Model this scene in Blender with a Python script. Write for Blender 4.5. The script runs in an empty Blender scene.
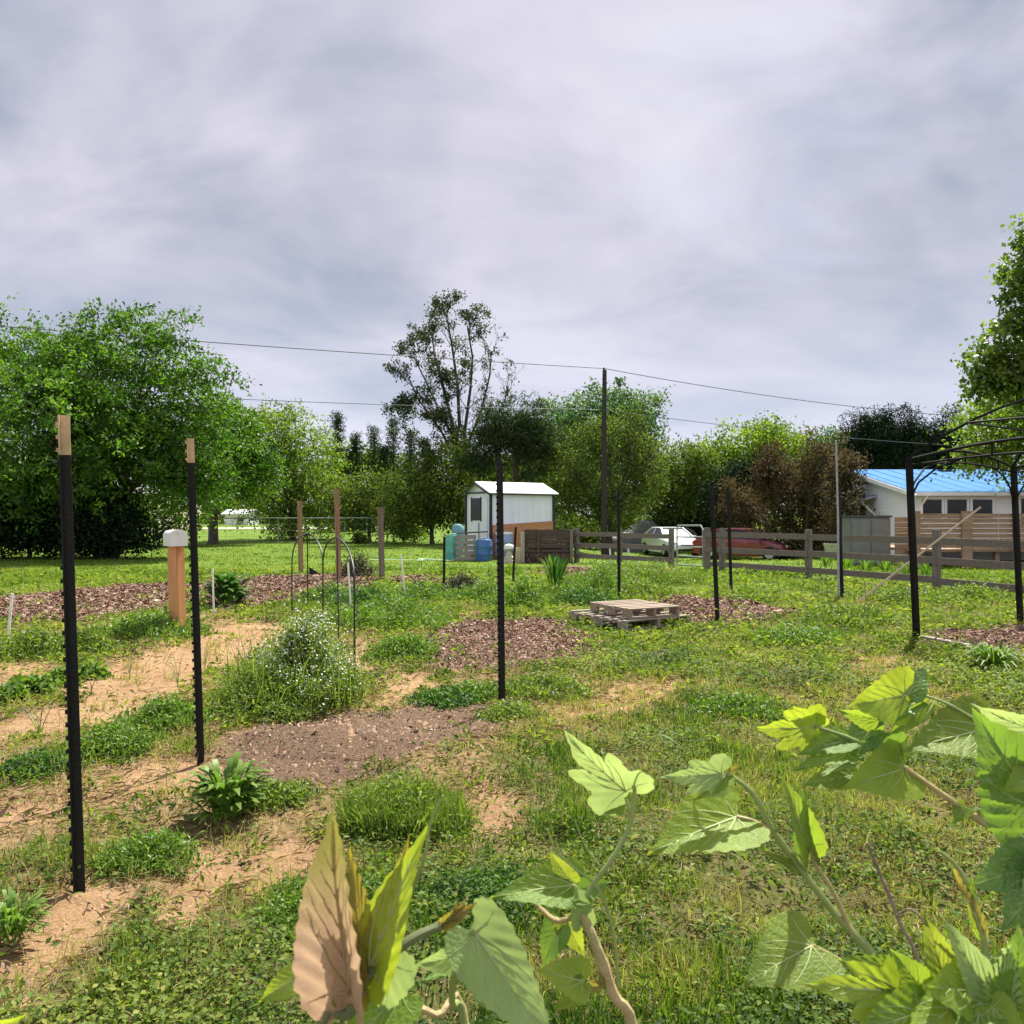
import bpy, bmesh, math, random
import numpy as np
from mathutils import Vector, Matrix

random.seed(7)
RNG = np.random.default_rng(11)
PI = math.pi
R = math.radians
F, CZ, HOR = 804.0, 1.55, 516.0        # focal length in pixels, eye height, horizon row

scene = bpy.context.scene
col = scene.collection

# ------------------------------------------------------------------ terrain
def h(x, y):
    x = np.asarray(x, float); y = np.asarray(y, float)
    def ss(a, b, v):
        t = np.clip((v - a) / (b - a), 0, 1); return t * t * (3 - 2 * t)
    rise = 0.75 * ss(44, 72, y) * ss(2, -6, x)
    dip = -0.52 * ss(27, 36, y) * ss(1.5, 5, x) * ss(15, 11.5, x) * ss(62, 50, y)
    near = 0.02 * np.sin(1.3 * x + 0.7 * y) * np.sin(0.9 * y - 0.5 * x + 1.0) * ss(1.0, 3.0, y) * ss(40, 20, y)
    mound = 0.10 * np.exp(-(((x + 0.95) * 0.87 - (y - 5.4) * 0.3) / 0.95) ** 2 - (((y - 5.4) + 0.25 * (x + .95)) / 0.45) ** 2)
    path = -0.04 * np.exp(-((y - 8.2 - 0.6 * (x + 3.7)) / 0.5) ** 2) * ss(-1.0, -2.2, x)
    return rise + dip + near + mound + path

def H(x, y): return float(h(x, y))

def flat(px, py):
    d = F * CZ / (py - HOR)
    return (px - 512) / F * d, d

def at(px, py):
    x, y = flat(px, py)
    return Vector((x, y, H(x, y)))

def P(px, py, d):
    return Vector(((px - 512) / F * d, d, CZ - (py - HOR) / F * d))

def hash2(i, j, k=0):
    v = np.sin(i * 127.1 + j * 311.7 + k * 74.7) * 43758.5453
    return v - np.floor(v)

def vnoise(x, y, s=1.0, k=0):
    x = np.asarray(x) * s; y = np.asarray(y) * s
    i = np.floor(x); j = np.floor(y); u = x - i; v = y - j
    u = u * u * (3 - 2 * u); v = v * v * (3 - 2 * v)
    a = hash2(i, j, k); b = hash2(i + 1, j, k); c = hash2(i, j + 1, k); d = hash2(i + 1, j + 1, k)
    return (a * (1 - u) + b * u) * (1 - v) + (c * (1 - u) + d * u) * v

def fbm(x, y, s=1.0, k=0):
    return (vnoise(x, y, s, k) + 0.5 * vnoise(x, y, 2.1 * s, k + 1) + 0.25 * vnoise(x, y, 4.3 * s, k + 2)) / 1.75

# ------------------------------------------------------------------ materials
def nt(name):
    m = bpy.data.materials.new(name); m.use_nodes = True
    n = m.node_tree.nodes; n.clear()
    out = n.new('ShaderNodeOutputMaterial')
    return m, n, m.node_tree.links, out

def ramp(n, stops):
    r = n.new('ShaderNodeValToRGB'); e = r.color_ramp.elements
    while len(e) < len(stops): e.new(0.5)
    for el, (p, c) in zip(e, stops):
        el.position = p; el.color = (*c, 1)
    return r

def mat(name, c, rough=0.6, var=0.15, scale=6, bump=0.0, bscale=40, metal=0.0, spec=0.4, c2=None, stretch=None, trans=0.0, coat=0.0):
    """plain weathered material: two-tone noise, optional bump"""
    m, n, l, out = nt(name)
    p = n.new('ShaderNodeBsdfPrincipled')
    p.inputs['Roughness'].default_value = rough; p.inputs['Metallic'].default_value = metal
    p.inputs['Specular IOR Level'].default_value = spec
    p.inputs['Coat Weight'].default_value = coat
    tc = n.new('ShaderNodeTexCoord'); mp = n.new('ShaderNodeMapping')
    l.new(tc.outputs['Object'], mp.inputs['Vector'])
    if stretch: mp.inputs['Scale'].default_value = stretch
    no = n.new('ShaderNodeTexNoise'); no.inputs['Scale'].default_value = scale; no.inputs['Detail'].default_value = 6
    no.inputs['Roughness'].default_value = 0.65
    l.new(mp.outputs['Vector'], no.inputs['Vector'])
    c2 = c2 or tuple(v * (1 - 1.6 * var) for v in c)
    c1 = tuple(min(1, v * (1 + var)) for v in c)
    r = ramp(n, [(0.32, c2), (0.68, c1)])
    l.new(no.outputs['Fac'], r.inputs['Fac']); l.new(r.outputs['Color'], p.inputs['Base Color'])
    if bump:
        b2 = n.new('ShaderNodeTexNoise'); b2.inputs['Scale'].default_value = bscale; b2.inputs['Detail'].default_value = 4
        l.new(mp.outputs['Vector'], b2.inputs['Vector'])
        b = n.new('ShaderNodeBump'); b.inputs['Strength'].default_value = bump; b.inputs['Distance'].default_value = 0.02
        l.new(b2.outputs['Fac'], b.inputs['Height']); l.new(b.outputs['Normal'], p.inputs['Normal'])
    l.new(p.outputs['BSDF'], out.inputs['Surface'])
    return m

def leafmat(name, stops, trans=0.35, rough=0.5, tboost=(1.3, 1.5, 0.6), spec=0.35):
    """foliage: colour by the per-leaf number 'rnd'; diffuse front plus light passing through"""
    m, n, l, out = nt(name)
    a = n.new('ShaderNodeAttribute'); a.attribute_name = 'rnd'
    r = ramp(n, [(i / (len(stops) - 1), c) for i, c in enumerate(stops)])
    l.new(a.outputs['Fac'], r.inputs['Fac'])
    p = n.new('ShaderNodeBsdfPrincipled'); p.inputs['Roughness'].default_value = rough
    p.inputs['Specular IOR Level'].default_value = spec
    l.new(r.outputs['Color'], p.inputs['Base Color'])
    t = n.new('ShaderNodeBsdfTranslucent')
    mu = n.new('ShaderNodeMix'); mu.data_type = 'RGBA'; mu.blend_type = 'MULTIPLY'; mu.inputs[0].default_value = 1
    l.new(r.outputs['Color'], mu.inputs[6]); mu.inputs[7].default_value = (*tboost, 1)
    l.new(mu.outputs[2], t.inputs['Color'])
    mx = n.new('ShaderNodeMixShader'); mx.inputs[0].default_value = trans
    l.new(p.outputs['BSDF'], mx.inputs[1]); l.new(t.outputs['BSDF'], mx.inputs[2])
    l.new(mx.outputs[0], out.inputs['Surface'])
    return m

def woodmat(name, c, c2, axis=2, rough=0.75):
    s = [22, 22, 22]; s[axis] = 1.2
    return mat(name, c, rough, 0.12, 1.6, 0.35, 3, spec=0.25, c2=c2, stretch=tuple(s))

# ------------------------------------------------------------------ mesh building
class MB:
    def __init__(s): s.v = []; s.f = []; s.mi = []; s.m = 0
    def add(s, vs, fs):
        o = len(s.v); s.v += [tuple(v) for v in vs]
        for f in fs: s.f.append([i + o for i in f]); s.mi.append(s.m)
        return s
    def box(s, c, size, rot=None, bev=0.0):
        c = Vector(c); sx, sy, sz = [v / 2 for v in size]
        M = rot if rot is not None else Matrix.Identity(3)
        if bev <= 0:
            vs = [c + M @ Vector((x * sx, y * sy, z * sz)) for x in (-1, 1) for y in (-1, 1) for z in (-1, 1)]
            return s.add(vs, [(0, 1, 3, 2), (4, 6, 7, 5), (0, 4, 5, 1), (2, 3, 7, 6), (0, 2, 6, 4), (1, 5, 7, 3)])
        bm = bmesh.new(); bmesh.ops.create_cube(bm, size=1)
        for v in bm.verts: v.co = Vector((v.co.x * size[0], v.co.y * size[1], v.co.z * size[2]))
        bmesh.ops.bevel(bm, geom=bm.edges[:], offset=bev, segments=2, affect='EDGES')
        bm.verts.index_update()
        s.add([c + M @ v.co for v in bm.verts], [[v.index for v in f.verts] for f in bm.faces]); bm.free()
        return s
    def bar(s, a, b, w, t, up=(0, 0, 1)):
        """a board from a to b, w across (towards up), t thick"""
        a, b = Vector(a), Vector(b); d = b - a; L = d.length; d.normalize()
        y = Vector(up) - d * d.dot(Vector(up)); y.normalize(); z = d.cross(y)
        M = Matrix((d, y, z)).transposed()
        return s.box((a + b) / 2, (L, w, t), M)
    def tube(s, pts, rad, n=6, cap=True):
        pts = [Vector(p) for p in pts]
        if not hasattr(rad, '__len__'): rad = [rad] * len(pts)
        vs = []; fs = []; prev = None
        for i, p in enumerate(pts):
            d = (pts[min(i + 1, len(pts) - 1)] - pts[max(i - 1, 0)]).normalized()
            if prev is None:
                u = d.orthogonal().normalized()
            else:
                u = prev - d * prev.dot(d)
                u = u.normalized() if u.length > 1e-6 else d.orthogonal().normalized()
            prev = u; w = d.cross(u)
            for k in range(n):
                a = 2 * PI * k / n
                vs.append(p + (u * math.cos(a) + w * math.sin(a)) * rad[i])
        for i in range(len(pts) - 1):
            for k in range(n):
                a, b = i * n + k, i * n + (k + 1) % n
                fs.append((a, b, b + n, a + n))
        if cap:
            fs.append(tuple(range(n))[::-1]); fs.append(tuple(range((len(pts) - 1) * n, len(pts) * n)))
        return s.add(vs, fs)
    def lathe(s, prof, n=20, c=(0, 0, 0), axis='z'):
        vs = []; fs = []; c = Vector(c)
        for r, z in prof:
            for k in range(n):
                a = 2 * PI * k / n
                v = (r * math.cos(a), r * math.sin(a), z)
                if axis == 'y': v = (v[0], v[2], v[1])
                if axis == 'x': v = (v[2], v[0], v[1])
                vs.append(c + Vector(v))
        for i in range(len(prof) - 1):
            for k in range(n):
                a, b = i * n + k, i * n + (k + 1) % n
                fs.append((a, b, b + n, a + n))
        fs.append(tuple(range(n))[::-1]); fs.append(tuple(range((len(prof) - 1) * n, len(prof) * n)))
        return s.add(vs, fs)
    def prism(s, poly, axis, a, b):
        """poly: 2-D outline in the other two axes, extruded from a to b"""
        def put(u, v, t): return {'x': (t, u, v), 'y': (u, t, v), 'z': (u, v, t)}[axis]
        n = len(poly)
        vs = [put(u, v, a) for u, v in poly] + [put(u, v, b) for u, v in poly]
        fs = [tuple(range(n))[::-1], tuple(range(n, 2 * n))] + [(i, (i + 1) % n, n + (i + 1) % n, n + i) for i in range(n)]
        return s.add(vs, fs)
    def build(s, name, mats, parent=None, smooth=False, fix=True):
        me = bpy.data.meshes.new(name); me.from_pydata(s.v, [], s.f)
        for m in (mats if isinstance(mats, (list, tuple)) else [mats]): me.materials.append(m)
        me.polygons.foreach_set('material_index', s.mi)
        if fix:
            bm = bmesh.new(); bm.from_mesh(me); bmesh.ops.recalc_face_normals(bm, faces=bm.faces[:]); bm.to_mesh(me); bm.free()
        if smooth:
            me.polygons.foreach_set('use_smooth', [True] * len(me.polygons))
            me.set_sharp_from_angle(angle=R(38))
        me.update()
        o = bpy.data.objects.new(name, me); col.objects.link(o)
        if parent: o.parent = parent
        return o

def tag(o, label=None, cat=None, group=None, kind=None):
    if label: o['label'] = label
    if cat: o['category'] = cat
    if group: o['group'] = group
    if kind: o['kind'] = kind
    return o

def thing(name, label, cat, loc, rz=0.0, group=None, rot=None):
    o = bpy.data.objects.new(name, None); col.objects.link(o)
    o.empty_display_size = 0.2
    o.location = loc; o.rotation_euler = rot if rot else (0, 0, rz)
    return tag(o, label, cat, group)

def copy_tree(o, parent=None):
    c = o.copy(); col.objects.link(c)
    if parent: c.parent = parent
    for ch in list(o.children): copy_tree(ch, c)
    return c

def mesh_np(name, V, starts, totals, loops, rnd, m, parent=None, smooth=False, mi=None):
    me = bpy.data.meshes.new(name)
    me.vertices.add(len(V)); me.vertices.foreach_set('co', np.ascontiguousarray(V, np.float32).ravel())
    me.loops.add(len(loops)); me.loops.foreach_set('vertex_index', np.ascontiguousarray(loops, np.int32))
    me.polygons.add(len(starts))
    me.polygons.foreach_set('loop_start', np.ascontiguousarray(starts, np.int32))
    me.polygons.foreach_set('loop_total', np.ascontiguousarray(totals, np.int32))
    if rnd is not None:
        at_ = me.attributes.new('rnd', 'FLOAT', 'FACE'); at_.data.foreach_set('value', np.ascontiguousarray(rnd, np.float32))
    for mm in (m if isinstance(m, (list, tuple)) else [m]): me.materials.append(mm)
    if mi is not None: me.polygons.foreach_set('material_index', np.ascontiguousarray(mi, np.int32))
    if smooth: me.polygons.foreach_set('use_smooth', np.ones(len(starts), bool))
    me.update(calc_edges=True); me.validate()
    o = bpy.data.objects.new(name, me); col.objects.link(o)
    if parent: o.parent = parent
    return o

def unit(v): return v / np.maximum(np.linalg.norm(v, axis=1, keepdims=True), 1e-9)

def rand_dirs(n):
    return unit(RNG.normal(size=(n, 3)))

def leaf_cards(name, C, A, N, L, W, rnd, m, parent=None):
    """small pointed leaves: centre C, axis A, normal N, length L, width W; each is a folded lens of two faces"""
    n = len(C)
    A = unit(A); S = unit(np.cross(A, N)); N = np.cross(S, A)
    L = np.broadcast_to(L, n)[:, None]; W = np.broadcast_to(W, n)[:, None]
    dn = N * L * 0.10
    V = np.stack([C - A * L * .5, C + S * W * .5 + dn - A * L * .05, C + A * L * .5, C - S * W * .5 + dn - A * L * .05], 1).reshape(-1, 3)
    b = np.arange(n)[:, None] * 4
    loops = (b + np.array([[0, 1, 2, 0, 2, 3]])).ravel()
    return mesh_np(name, V, np.arange(2 * n) * 3, np.full(2 * n, 3), loops, np.repeat(rnd, 2), m, parent)

def blades_geo(B, D, S, Ht, W, bend):
    """grass blades: root B, lean D (unit, mostly up), sideways S, height, width"""
    n = len(B); Ht = np.broadcast_to(Ht, n)[:, None]; W = np.broadcast_to(W, n)[:, None]
    out = D.copy(); out[:, 2] = 0
    mid = B + D * Ht * .55
    tip = B + D * Ht + out * Ht * bend - np.array([[0, 0, 1]]) * Ht * bend * .35
    V = np.stack([B - S * W * .5, B + S * W * .5, mid + S * W * .42, mid - S * W * .42, tip], 1).reshape(-1, 3)
    b = np.arange(n)[:, None] * 5
    loops = (b + np.array([[0, 1, 2, 3, 3, 2, 4]])).ravel()
    totals = np.tile([4, 3], n); starts = np.concatenate([[0], np.cumsum(totals)[:-1]])
    return V, starts, totals, loops

def lean_dirs(n, lean):
    a = RNG.uniform(0, 2 * PI, n); t = np.abs(RNG.normal(0, lean, n))
    return np.stack([np.sin(t) * np.cos(a), np.sin(t) * np.sin(a), np.cos(t)], 1)

def blades(name, B, lean, Ht, W, rnd, m, parent=None, bend=.35, D=None):
    n = len(B)
    if D is None: D = lean_dirs(n, lean)
    a = RNG.uniform(0, 2 * PI, n); S = np.stack([np.cos(a), np.sin(a), np.zeros(n)], 1)
    V, st, to, lo = blades_geo(B, D, S, Ht, W, bend)
    return mesh_np(name, V, st, to, lo, np.repeat(rnd, 2), m, parent)

def lances(name, B, D, Ht, W, rnd, m, parent=None, bend=.5):
    """broad strap leaves from a root: 3 faces, arching outwards"""
    n = len(B); Hh = np.broadcast_to(Ht, n)[:, None]; Ww = np.broadcast_to(W, n)[:, None]
    out = D.copy(); out[:, 2] = 0; out = unit(out); S = np.stack([-out[:, 1], out[:, 0], np.zeros(n)], 1)
    dz = np.array([[0, 0, 1.]])
    p1 = B + D * Hh * .35 + dz * Hh * .05; p2 = B + D * Hh * .72 + out * Hh * bend * .12; p3 = B + D * Hh + out * Hh * bend * .3 - dz * Hh * bend * .5
    cup = dz * Ww * .12
    V = np.stack([B, p1 - S * Ww * .4 + cup, p1 + S * Ww * .4 + cup, p2 - S * Ww * .45 + cup, p2 + S * Ww * .45 + cup, p3], 1).reshape(-1, 3)
    b = np.arange(n)[:, None] * 6
    loops = (b + np.array([[0, 2, 1, 1, 2, 4, 3, 3, 4, 5]])).ravel()
    totals = np.tile([3, 4, 3], n); starts = np.concatenate([[0], np.cumsum(totals)[:-1]])
    return mesh_np(name, V, starts, totals, loops, np.repeat(rnd, 3), m, parent, smooth=True)

# ------------------------------------------------------------------ world, sun, camera
SUN_EL, SUN_AZ = R(58), R(28)           # azimuth measured from +Y (ahead) towards +X (right)
w = bpy.data.worlds.new('World'); scene.world = w; w.use_nodes = True
n = w.node_tree.nodes; l = w.node_tree.links; n.clear()
wo = n.new('ShaderNodeOutputWorld'); bg = n.new('ShaderNodeBackground'); bg.inputs['Strength'].default_value = 0.1
l.new(bg.outputs[0], wo.inputs[0])
sky = n.new('ShaderNodeTexSky'); sky.sky_type = 'NISHITA'; sky.sun_disc = False
sky.sun_elevation = SUN_EL; sky.sun_rotation = SUN_AZ; sky.dust_density = 2.0
tc = n.new('ShaderNodeTexCoord')
sep = n.new('ShaderNodeSeparateXYZ'); l.new(tc.outputs['Generated'], sep.inputs[0])
def math_(op, a, b=None):
    k = n.new('ShaderNodeMath'); k.operation = op
    for i, v in enumerate((a, b)):
        if v is None: continue
        if isinstance(v, (int, float)): k.inputs[i].default_value = v
        else: l.new(v, k.inputs[i])
    return k.outputs[0]
zz = math_('ADD', math_('MAXIMUM', sep.outputs[2], 0.0), 0.34)
u = math_('DIVIDE', sep.outputs[0], zz); v = math_('DIVIDE', sep.outputs[1], zz)
cmb = n.new('ShaderNodeCombineXYZ'); l.new(u, cmb.inputs[0]); l.new(v, cmb.inputs[1])
def cloudnoise(scale, detail, rough, dist, loc, rot=0.0, sc=(1, 1, 1)):
    mp = n.new('ShaderNodeMapping'); mp.inputs['Location'].default_value = loc
    mp.inputs['Rotation'].default_value = (0, 0, rot); mp.inputs['Scale'].default_value = sc
    l.new(cmb.outputs[0], mp.inputs[0])
    t = n.new('ShaderNodeTexNoise'); t.inputs['Scale'].default_value = scale; t.inputs['Detail'].default_value = detail
    t.inputs['Roughness'].default_value = rough; t.inputs['Distortion'].default_value = dist
    l.new(mp.outputs[0], t.inputs['Vector']); return t.outputs['Fac']
big = cloudnoise(1.0, 5, 0.5, 0.6, (0.4, 0.3, 0), R(25), (1, 1, 1))
streak = cloudnoise(2.3, 6, 0.55, 0.8, (3.1, 1.7, 0), R(35), (0.75, 1.15, 1))
fac = math_('ADD', math_('ADD', math_('MULTIPLY', big, 0.90), math_('MULTIPLY', streak, 0.42)), -0.175)
cr = ramp(n, [(0.26, (.22, .265, .36)), (0.37, (.345, .39, .50)), (0.47, (.52, .52, .63)), (0.56, (.66, .64, .74)), (0.70, (.78, .775, .85))])
cr.color_ramp.interpolation = 'B_SPLINE'
l.new(fac, cr.inputs[0])
def scaled(c, k):
    q = n.new('ShaderNodeVectorMath'); q.operation = 'SCALE'; q.inputs['Scale'].default_value = k; l.new(c, q.inputs[0]); return q.outputs[0]
# low down the cloud sheet pales to white-blue
lowr = ramp(n, [(0.0, (1, 1, 1)), (0.34, (0, 0, 0))]); lowr.color_ramp.interpolation = 'EASE'
l.new(sep.outputs[2], lowr.inputs[0])
lowm = n.new('ShaderNodeMix'); lowm.data_type = 'RGBA'
l.new(math_('MULTIPLY', lowr.outputs[0], 0.7), lowm.inputs[0]); l.new(scaled(cr.outputs[0], 5.0), lowm.inputs[6]); lowm.inputs[7].default_value = (3.75, 3.95, 4.75, 1)
gap = cloudnoise(1.3, 5, 0.6, 0.3, (7.3, 2.2, 0), R(12), (0.7, 1.5, 1))
gr = ramp(n, [(0.56, (0, 0, 0)), (0.78, (0.6, 0.6, 0.6))]); l.new(gap, gr.inputs[0])
mx = n.new('ShaderNodeMix'); mx.data_type = 'RGBA'
l.new(gr.outputs[0], mx.inputs[0]); l.new(lowm.outputs[2], mx.inputs[6]); l.new(scaled(sky.outputs[0], .6), mx.inputs[7])
# thin cloud glows round the hidden sun, and the unseen sky behind the camera is brightened as added fill light
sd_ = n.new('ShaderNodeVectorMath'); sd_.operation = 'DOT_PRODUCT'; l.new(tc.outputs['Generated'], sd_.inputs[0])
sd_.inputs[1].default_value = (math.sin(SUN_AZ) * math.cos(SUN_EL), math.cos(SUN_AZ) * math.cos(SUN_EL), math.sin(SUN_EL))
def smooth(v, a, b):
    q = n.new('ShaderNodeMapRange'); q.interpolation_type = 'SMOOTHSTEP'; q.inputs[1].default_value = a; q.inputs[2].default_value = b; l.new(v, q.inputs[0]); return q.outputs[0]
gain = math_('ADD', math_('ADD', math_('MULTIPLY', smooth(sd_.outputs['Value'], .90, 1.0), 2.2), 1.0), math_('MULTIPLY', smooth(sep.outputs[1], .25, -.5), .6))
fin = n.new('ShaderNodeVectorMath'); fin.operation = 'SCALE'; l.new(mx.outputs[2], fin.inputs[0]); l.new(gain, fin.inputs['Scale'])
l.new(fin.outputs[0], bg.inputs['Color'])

sl = bpy.data.lights.new('sun', 'SUN'); sl.energy = 5.0; sl.angle = R(0.6); sl.color = (1.0, 0.955, 0.87)
so = bpy.data.objects.new('sun', sl); col.objects.link(so)
sv = Vector((math.sin(SUN_AZ) * math.cos(SUN_EL), math.cos(SUN_AZ) * math.cos(SUN_EL), math.sin(SUN_EL)))
so.rotation_euler = (-sv).to_track_quat('-Z', 'Y').to_euler(); so.location = (10, 20, 40)

cam = bpy.data.cameras.new('camera'); cam.sensor_width = 36; cam.lens = 36 * F / 1024; cam.clip_end = 3000; cam.clip_start = 0.05
co = bpy.data.objects.new('camera', cam); col.objects.link(co)
co.location = (0, 0, CZ); co.rotation_euler = (R(90) + math.atan(4 / F), 0, 0); scene.camera = co
cam.dof.use_dof = True; cam.dof.focus_distance = 5.5; cam.dof.aperture_fstop = 15.0
scene.view_settings.view_transform = 'Standard'; scene.view_settings.look = 'None'
scene.view_settings.exposure = 1.18; scene.view_settings.gamma = 1.0
scene.render.resolution_x = scene.render.resolution_y = 1024
scene.cycles.max_bounces = 6; scene.cycles.diffuse_bounces = 3; scene.cycles.transparent_max_bounces = 6
scene.cycles.use_denoising = True
# ------------------------------------------------------------------ ground regions (outlines on the ground)
def region(pts): return np.array([flat(px, py) for px, py in pts])
MULCH = [
    region([(-40, 602), (60, 591), (165, 584), (195, 583), (195, 604), (165, 612), (90, 620), (0, 622), (-40, 626)]),
    region([(190, 586), (225, 580), (265, 576), (330, 574), (378, 575), (378, 583), (345, 592), (300, 600), (262, 606), (210, 612), (190, 606)]),
    region([(418, 640), (440, 627), (490, 619), (555, 622), (590, 636), (606, 650), (570, 662), (512, 672), (440, 668), (412, 656)]),
    region([(640, 602), (690, 597), (760, 601), (800, 611), (752, 624), (690, 627), (640, 616)]),
    region([(920, 642), (965, 632), (1030, 621), (1100, 618), (1100, 656), (1022, 655), (960, 649)]),
    region([(392, 577), (420, 575), (450, 580), (430, 586), (395, 584)]),
    region([(540, 566), (580, 565), (600, 570), (570, 576), (540, 574)]),
]
SOIL = [region([(232, 748), (280, 728), (345, 714), (420, 703), (488, 700), (512, 712), (505, 735), (455, 752), (400, 764), (345, 785), (280, 793), (240, 775)]),
        region([(500, 690), (520, 690), (515, 730), (495, 735)])]
DIRT = [
    region([(60, 700), (110, 664), (180, 642), (240, 624), (292, 617), (300, 630), (262, 650), (225, 668), (190, 695), (140, 722), (95, 730), (20, 738), (-30, 745), (-30, 715)]),
    region([(-30, 680), (0, 668), (62, 660), (70, 672), (30, 684), (-30, 696)]),
    region([(-30, 800), (40, 792), (110, 772), (150, 760), (215, 772), (205, 795), (130, 798), (70, 815), (10, 830), (-40, 842)]),
    region([(168, 902), (180, 872), (200, 838), (232, 840), (230, 865), (206, 905), (185, 912)]),
    region([(232, 868), (270, 846), (318, 834), (320, 852), (300, 872), (255, 890)]),
    region([(420, 828), (455, 805), (480, 782), (500, 790), (494, 818), (460, 842), (425, 846)]),
    region([(25, 950), (60, 905), (90, 880), (125, 890), (95, 925), (55, 965)]),
    region([(330, 652), (350, 640), (382, 642), (380, 664), (350, 678), (325, 684)]),
    region([(370, 690), (400, 672), (430, 676), (420, 692), (385, 704)]),
    region([(566, 704), (575, 684), (600, 682), (610, 700), (590, 722), (566, 724)]),
    region([(815, 662), (850, 654), (905, 656), (930, 664), (880, 672), (830, 672)]),
    region([(612, 690), (640, 676), (668, 682), (650, 700), (620, 706)]),
    region([(845, 603), (900, 596), (925, 600), (880, 606), (850, 610)]),
]
DRY = [
    region([(480, 780), (500, 700), (560, 670), (650, 660), (690, 690), (640, 740), (560, 770)]),
    region([(690, 690), (760, 650), (1000, 655), (1100, 690), (1100, 760), (900, 740), (760, 740)]),
    region([(820, 1000), (760, 880), (800, 760), (950, 740), (1100, 800), (1100, 960), (960, 1030)]),
    region([(-30, 880), (60, 830), (130, 800), (250, 780), (330, 800), (300, 830), (180, 870), (60, 900)]),
    region([(600, 1060), (520, 960), (640, 880), (760, 900), (800, 1060)]),
    region([(60, 800), (160, 700), (220, 690), (240, 740), (180, 770)]),
]
GARDEN = [region([(-200, 640), (0, 628), (120, 618), (230, 612), (360, 606), (470, 612), (560, 640), (640, 670), (630, 710), (560, 745), (520, 800), (430, 850), (330, 868), (250, 900), (120, 940), (40, 985), (-200, 1000)])]
def sdf(poly, x, y):
    """signed distance to an outline, positive inside (metres)"""
    d = np.full(x.shape, 1e9); ins = np.zeros(x.shape, bool); n_ = len(poly)
    for i in range(n_):
        ax, ay = poly[i]; bx, by = poly[(i + 1) % n_]
        ex, ey = bx - ax, by - ay; L2 = ex * ex + ey * ey + 1e-12
        t = np.clip(((x - ax) * ex + (y - ay) * ey) / L2, 0, 1)
        d = np.minimum(d, np.hypot(x - ax - t * ex, y - ay - t * ey))
        c = ((ay > y) != (by > y)) & (x < ex * (y - ay) / (ey if abs(ey) > 1e-9 else 1e-9) + ax)
        ins ^= c
    return np.where(ins, d, -d)
def field(polys, x, y):
    return np.max([sdf(p, x, y) for p in polys], 0)
def masks(x, y, jit=0.28, k=30):
    """smooth cover fields at ground points: >0 means inside; edges wander with noise that grows with distance"""
    y = np.maximum(y, 0.3)
    a = jit * np.clip(y / 7, .5, 2.2)
    j = (fbm(x, y, 2.2, k) - .5) * 2.4 * a + (fbm(x, y, 7.0, k + 5) - .5) * a
    return (field(DIRT, x, y) + j + .05, field(MULCH, x, y) + j * .8, field(SOIL, x, y) + j * .5 + .06,
            np.maximum(field(DRY, x, y) + (fbm(x, y, 1.1, k + 9) - .5) * 2.5, 0), field(GARDEN, x, y) + (fbm(x, y, 1.5, k + 13) - .5) * 1.2)

xs = np.concatenate([-np.geomspace(900, 11, 34), np.linspace(-10.8, 10.8, 361), np.geomspace(11, 900, 34)])
ys = np.concatenate([-np.geomspace(400, 1.0, 16), np.linspace(-.5, 2.1, 10), np.linspace(2.15, 9, 230), np.linspace(9.05, 18, 140), np.linspace(18.2, 45, 90), np.geomspace(46, 1500, 50)])
gx, gy = np.meshgrid(xs, ys)
gx = gx.ravel(); gy = gy.ravel()
gz = h(gx, gy)
dm, mm_, sm_, drm, gdm = masks(gx, gy)
near = np.clip((20 - gy) / 8, 0, 1) * (gy > 0.5)
gz = gz + near * ((fbm(gx, gy, 4, 3) - .5) * .06 + (vnoise(gx, gy, 14, 4) - .5) * .024)
gz = gz + near * np.clip((mm_ + .1) / .3, 0, 1) * .02 - near * np.clip((dm + .1) / .25, 0, 1) * .025
nx, ny = len(xs), len(ys)
i = np.arange((nx - 1) * (ny - 1)); r_, c_ = i // (nx - 1), i % (nx - 1)
b = r_ * nx + c_
loops = np.stack([b, b + 1, b + 1 + nx, b + nx], 1).ravel()

# ground material
m, n, l, out = nt('ground_soil_and_turf')
p = n.new('ShaderNodeBsdfPrincipled'); p.inputs['Roughness'].default_value = 0.95; p.inputs['Specular IOR Level'].default_value = 0.1
geo = n.new('ShaderNodeNewGeometry')
def tex(scale, detail=6, rough=.6, kind='N'):
    t = n.new('ShaderNodeTexNoise' if kind == 'N' else 'ShaderNodeTexVoronoi'); t.inputs['Scale'].default_value = scale
    if kind == 'N': t.inputs['Detail'].default_value = detail; t.inputs['Roughness'].default_value = rough
    l.new(geo.outputs['Position'], t.inputs['Vector']); return t
def mixc(f, a, b):
    k = n.new('ShaderNodeMix'); k.data_type = 'RGBA'
    if isinstance(f, float): k.inputs[0].default_value = f
    else: l.new(f, k.inputs[0])
    for s_, v_ in ((6, a), (7, b)):
        if isinstance(v_, tuple): k.inputs[s_].default_value = (*v_, 1)
        else: l.new(v_, k.inputs[s_])
    return k.outputs[2]
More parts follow.
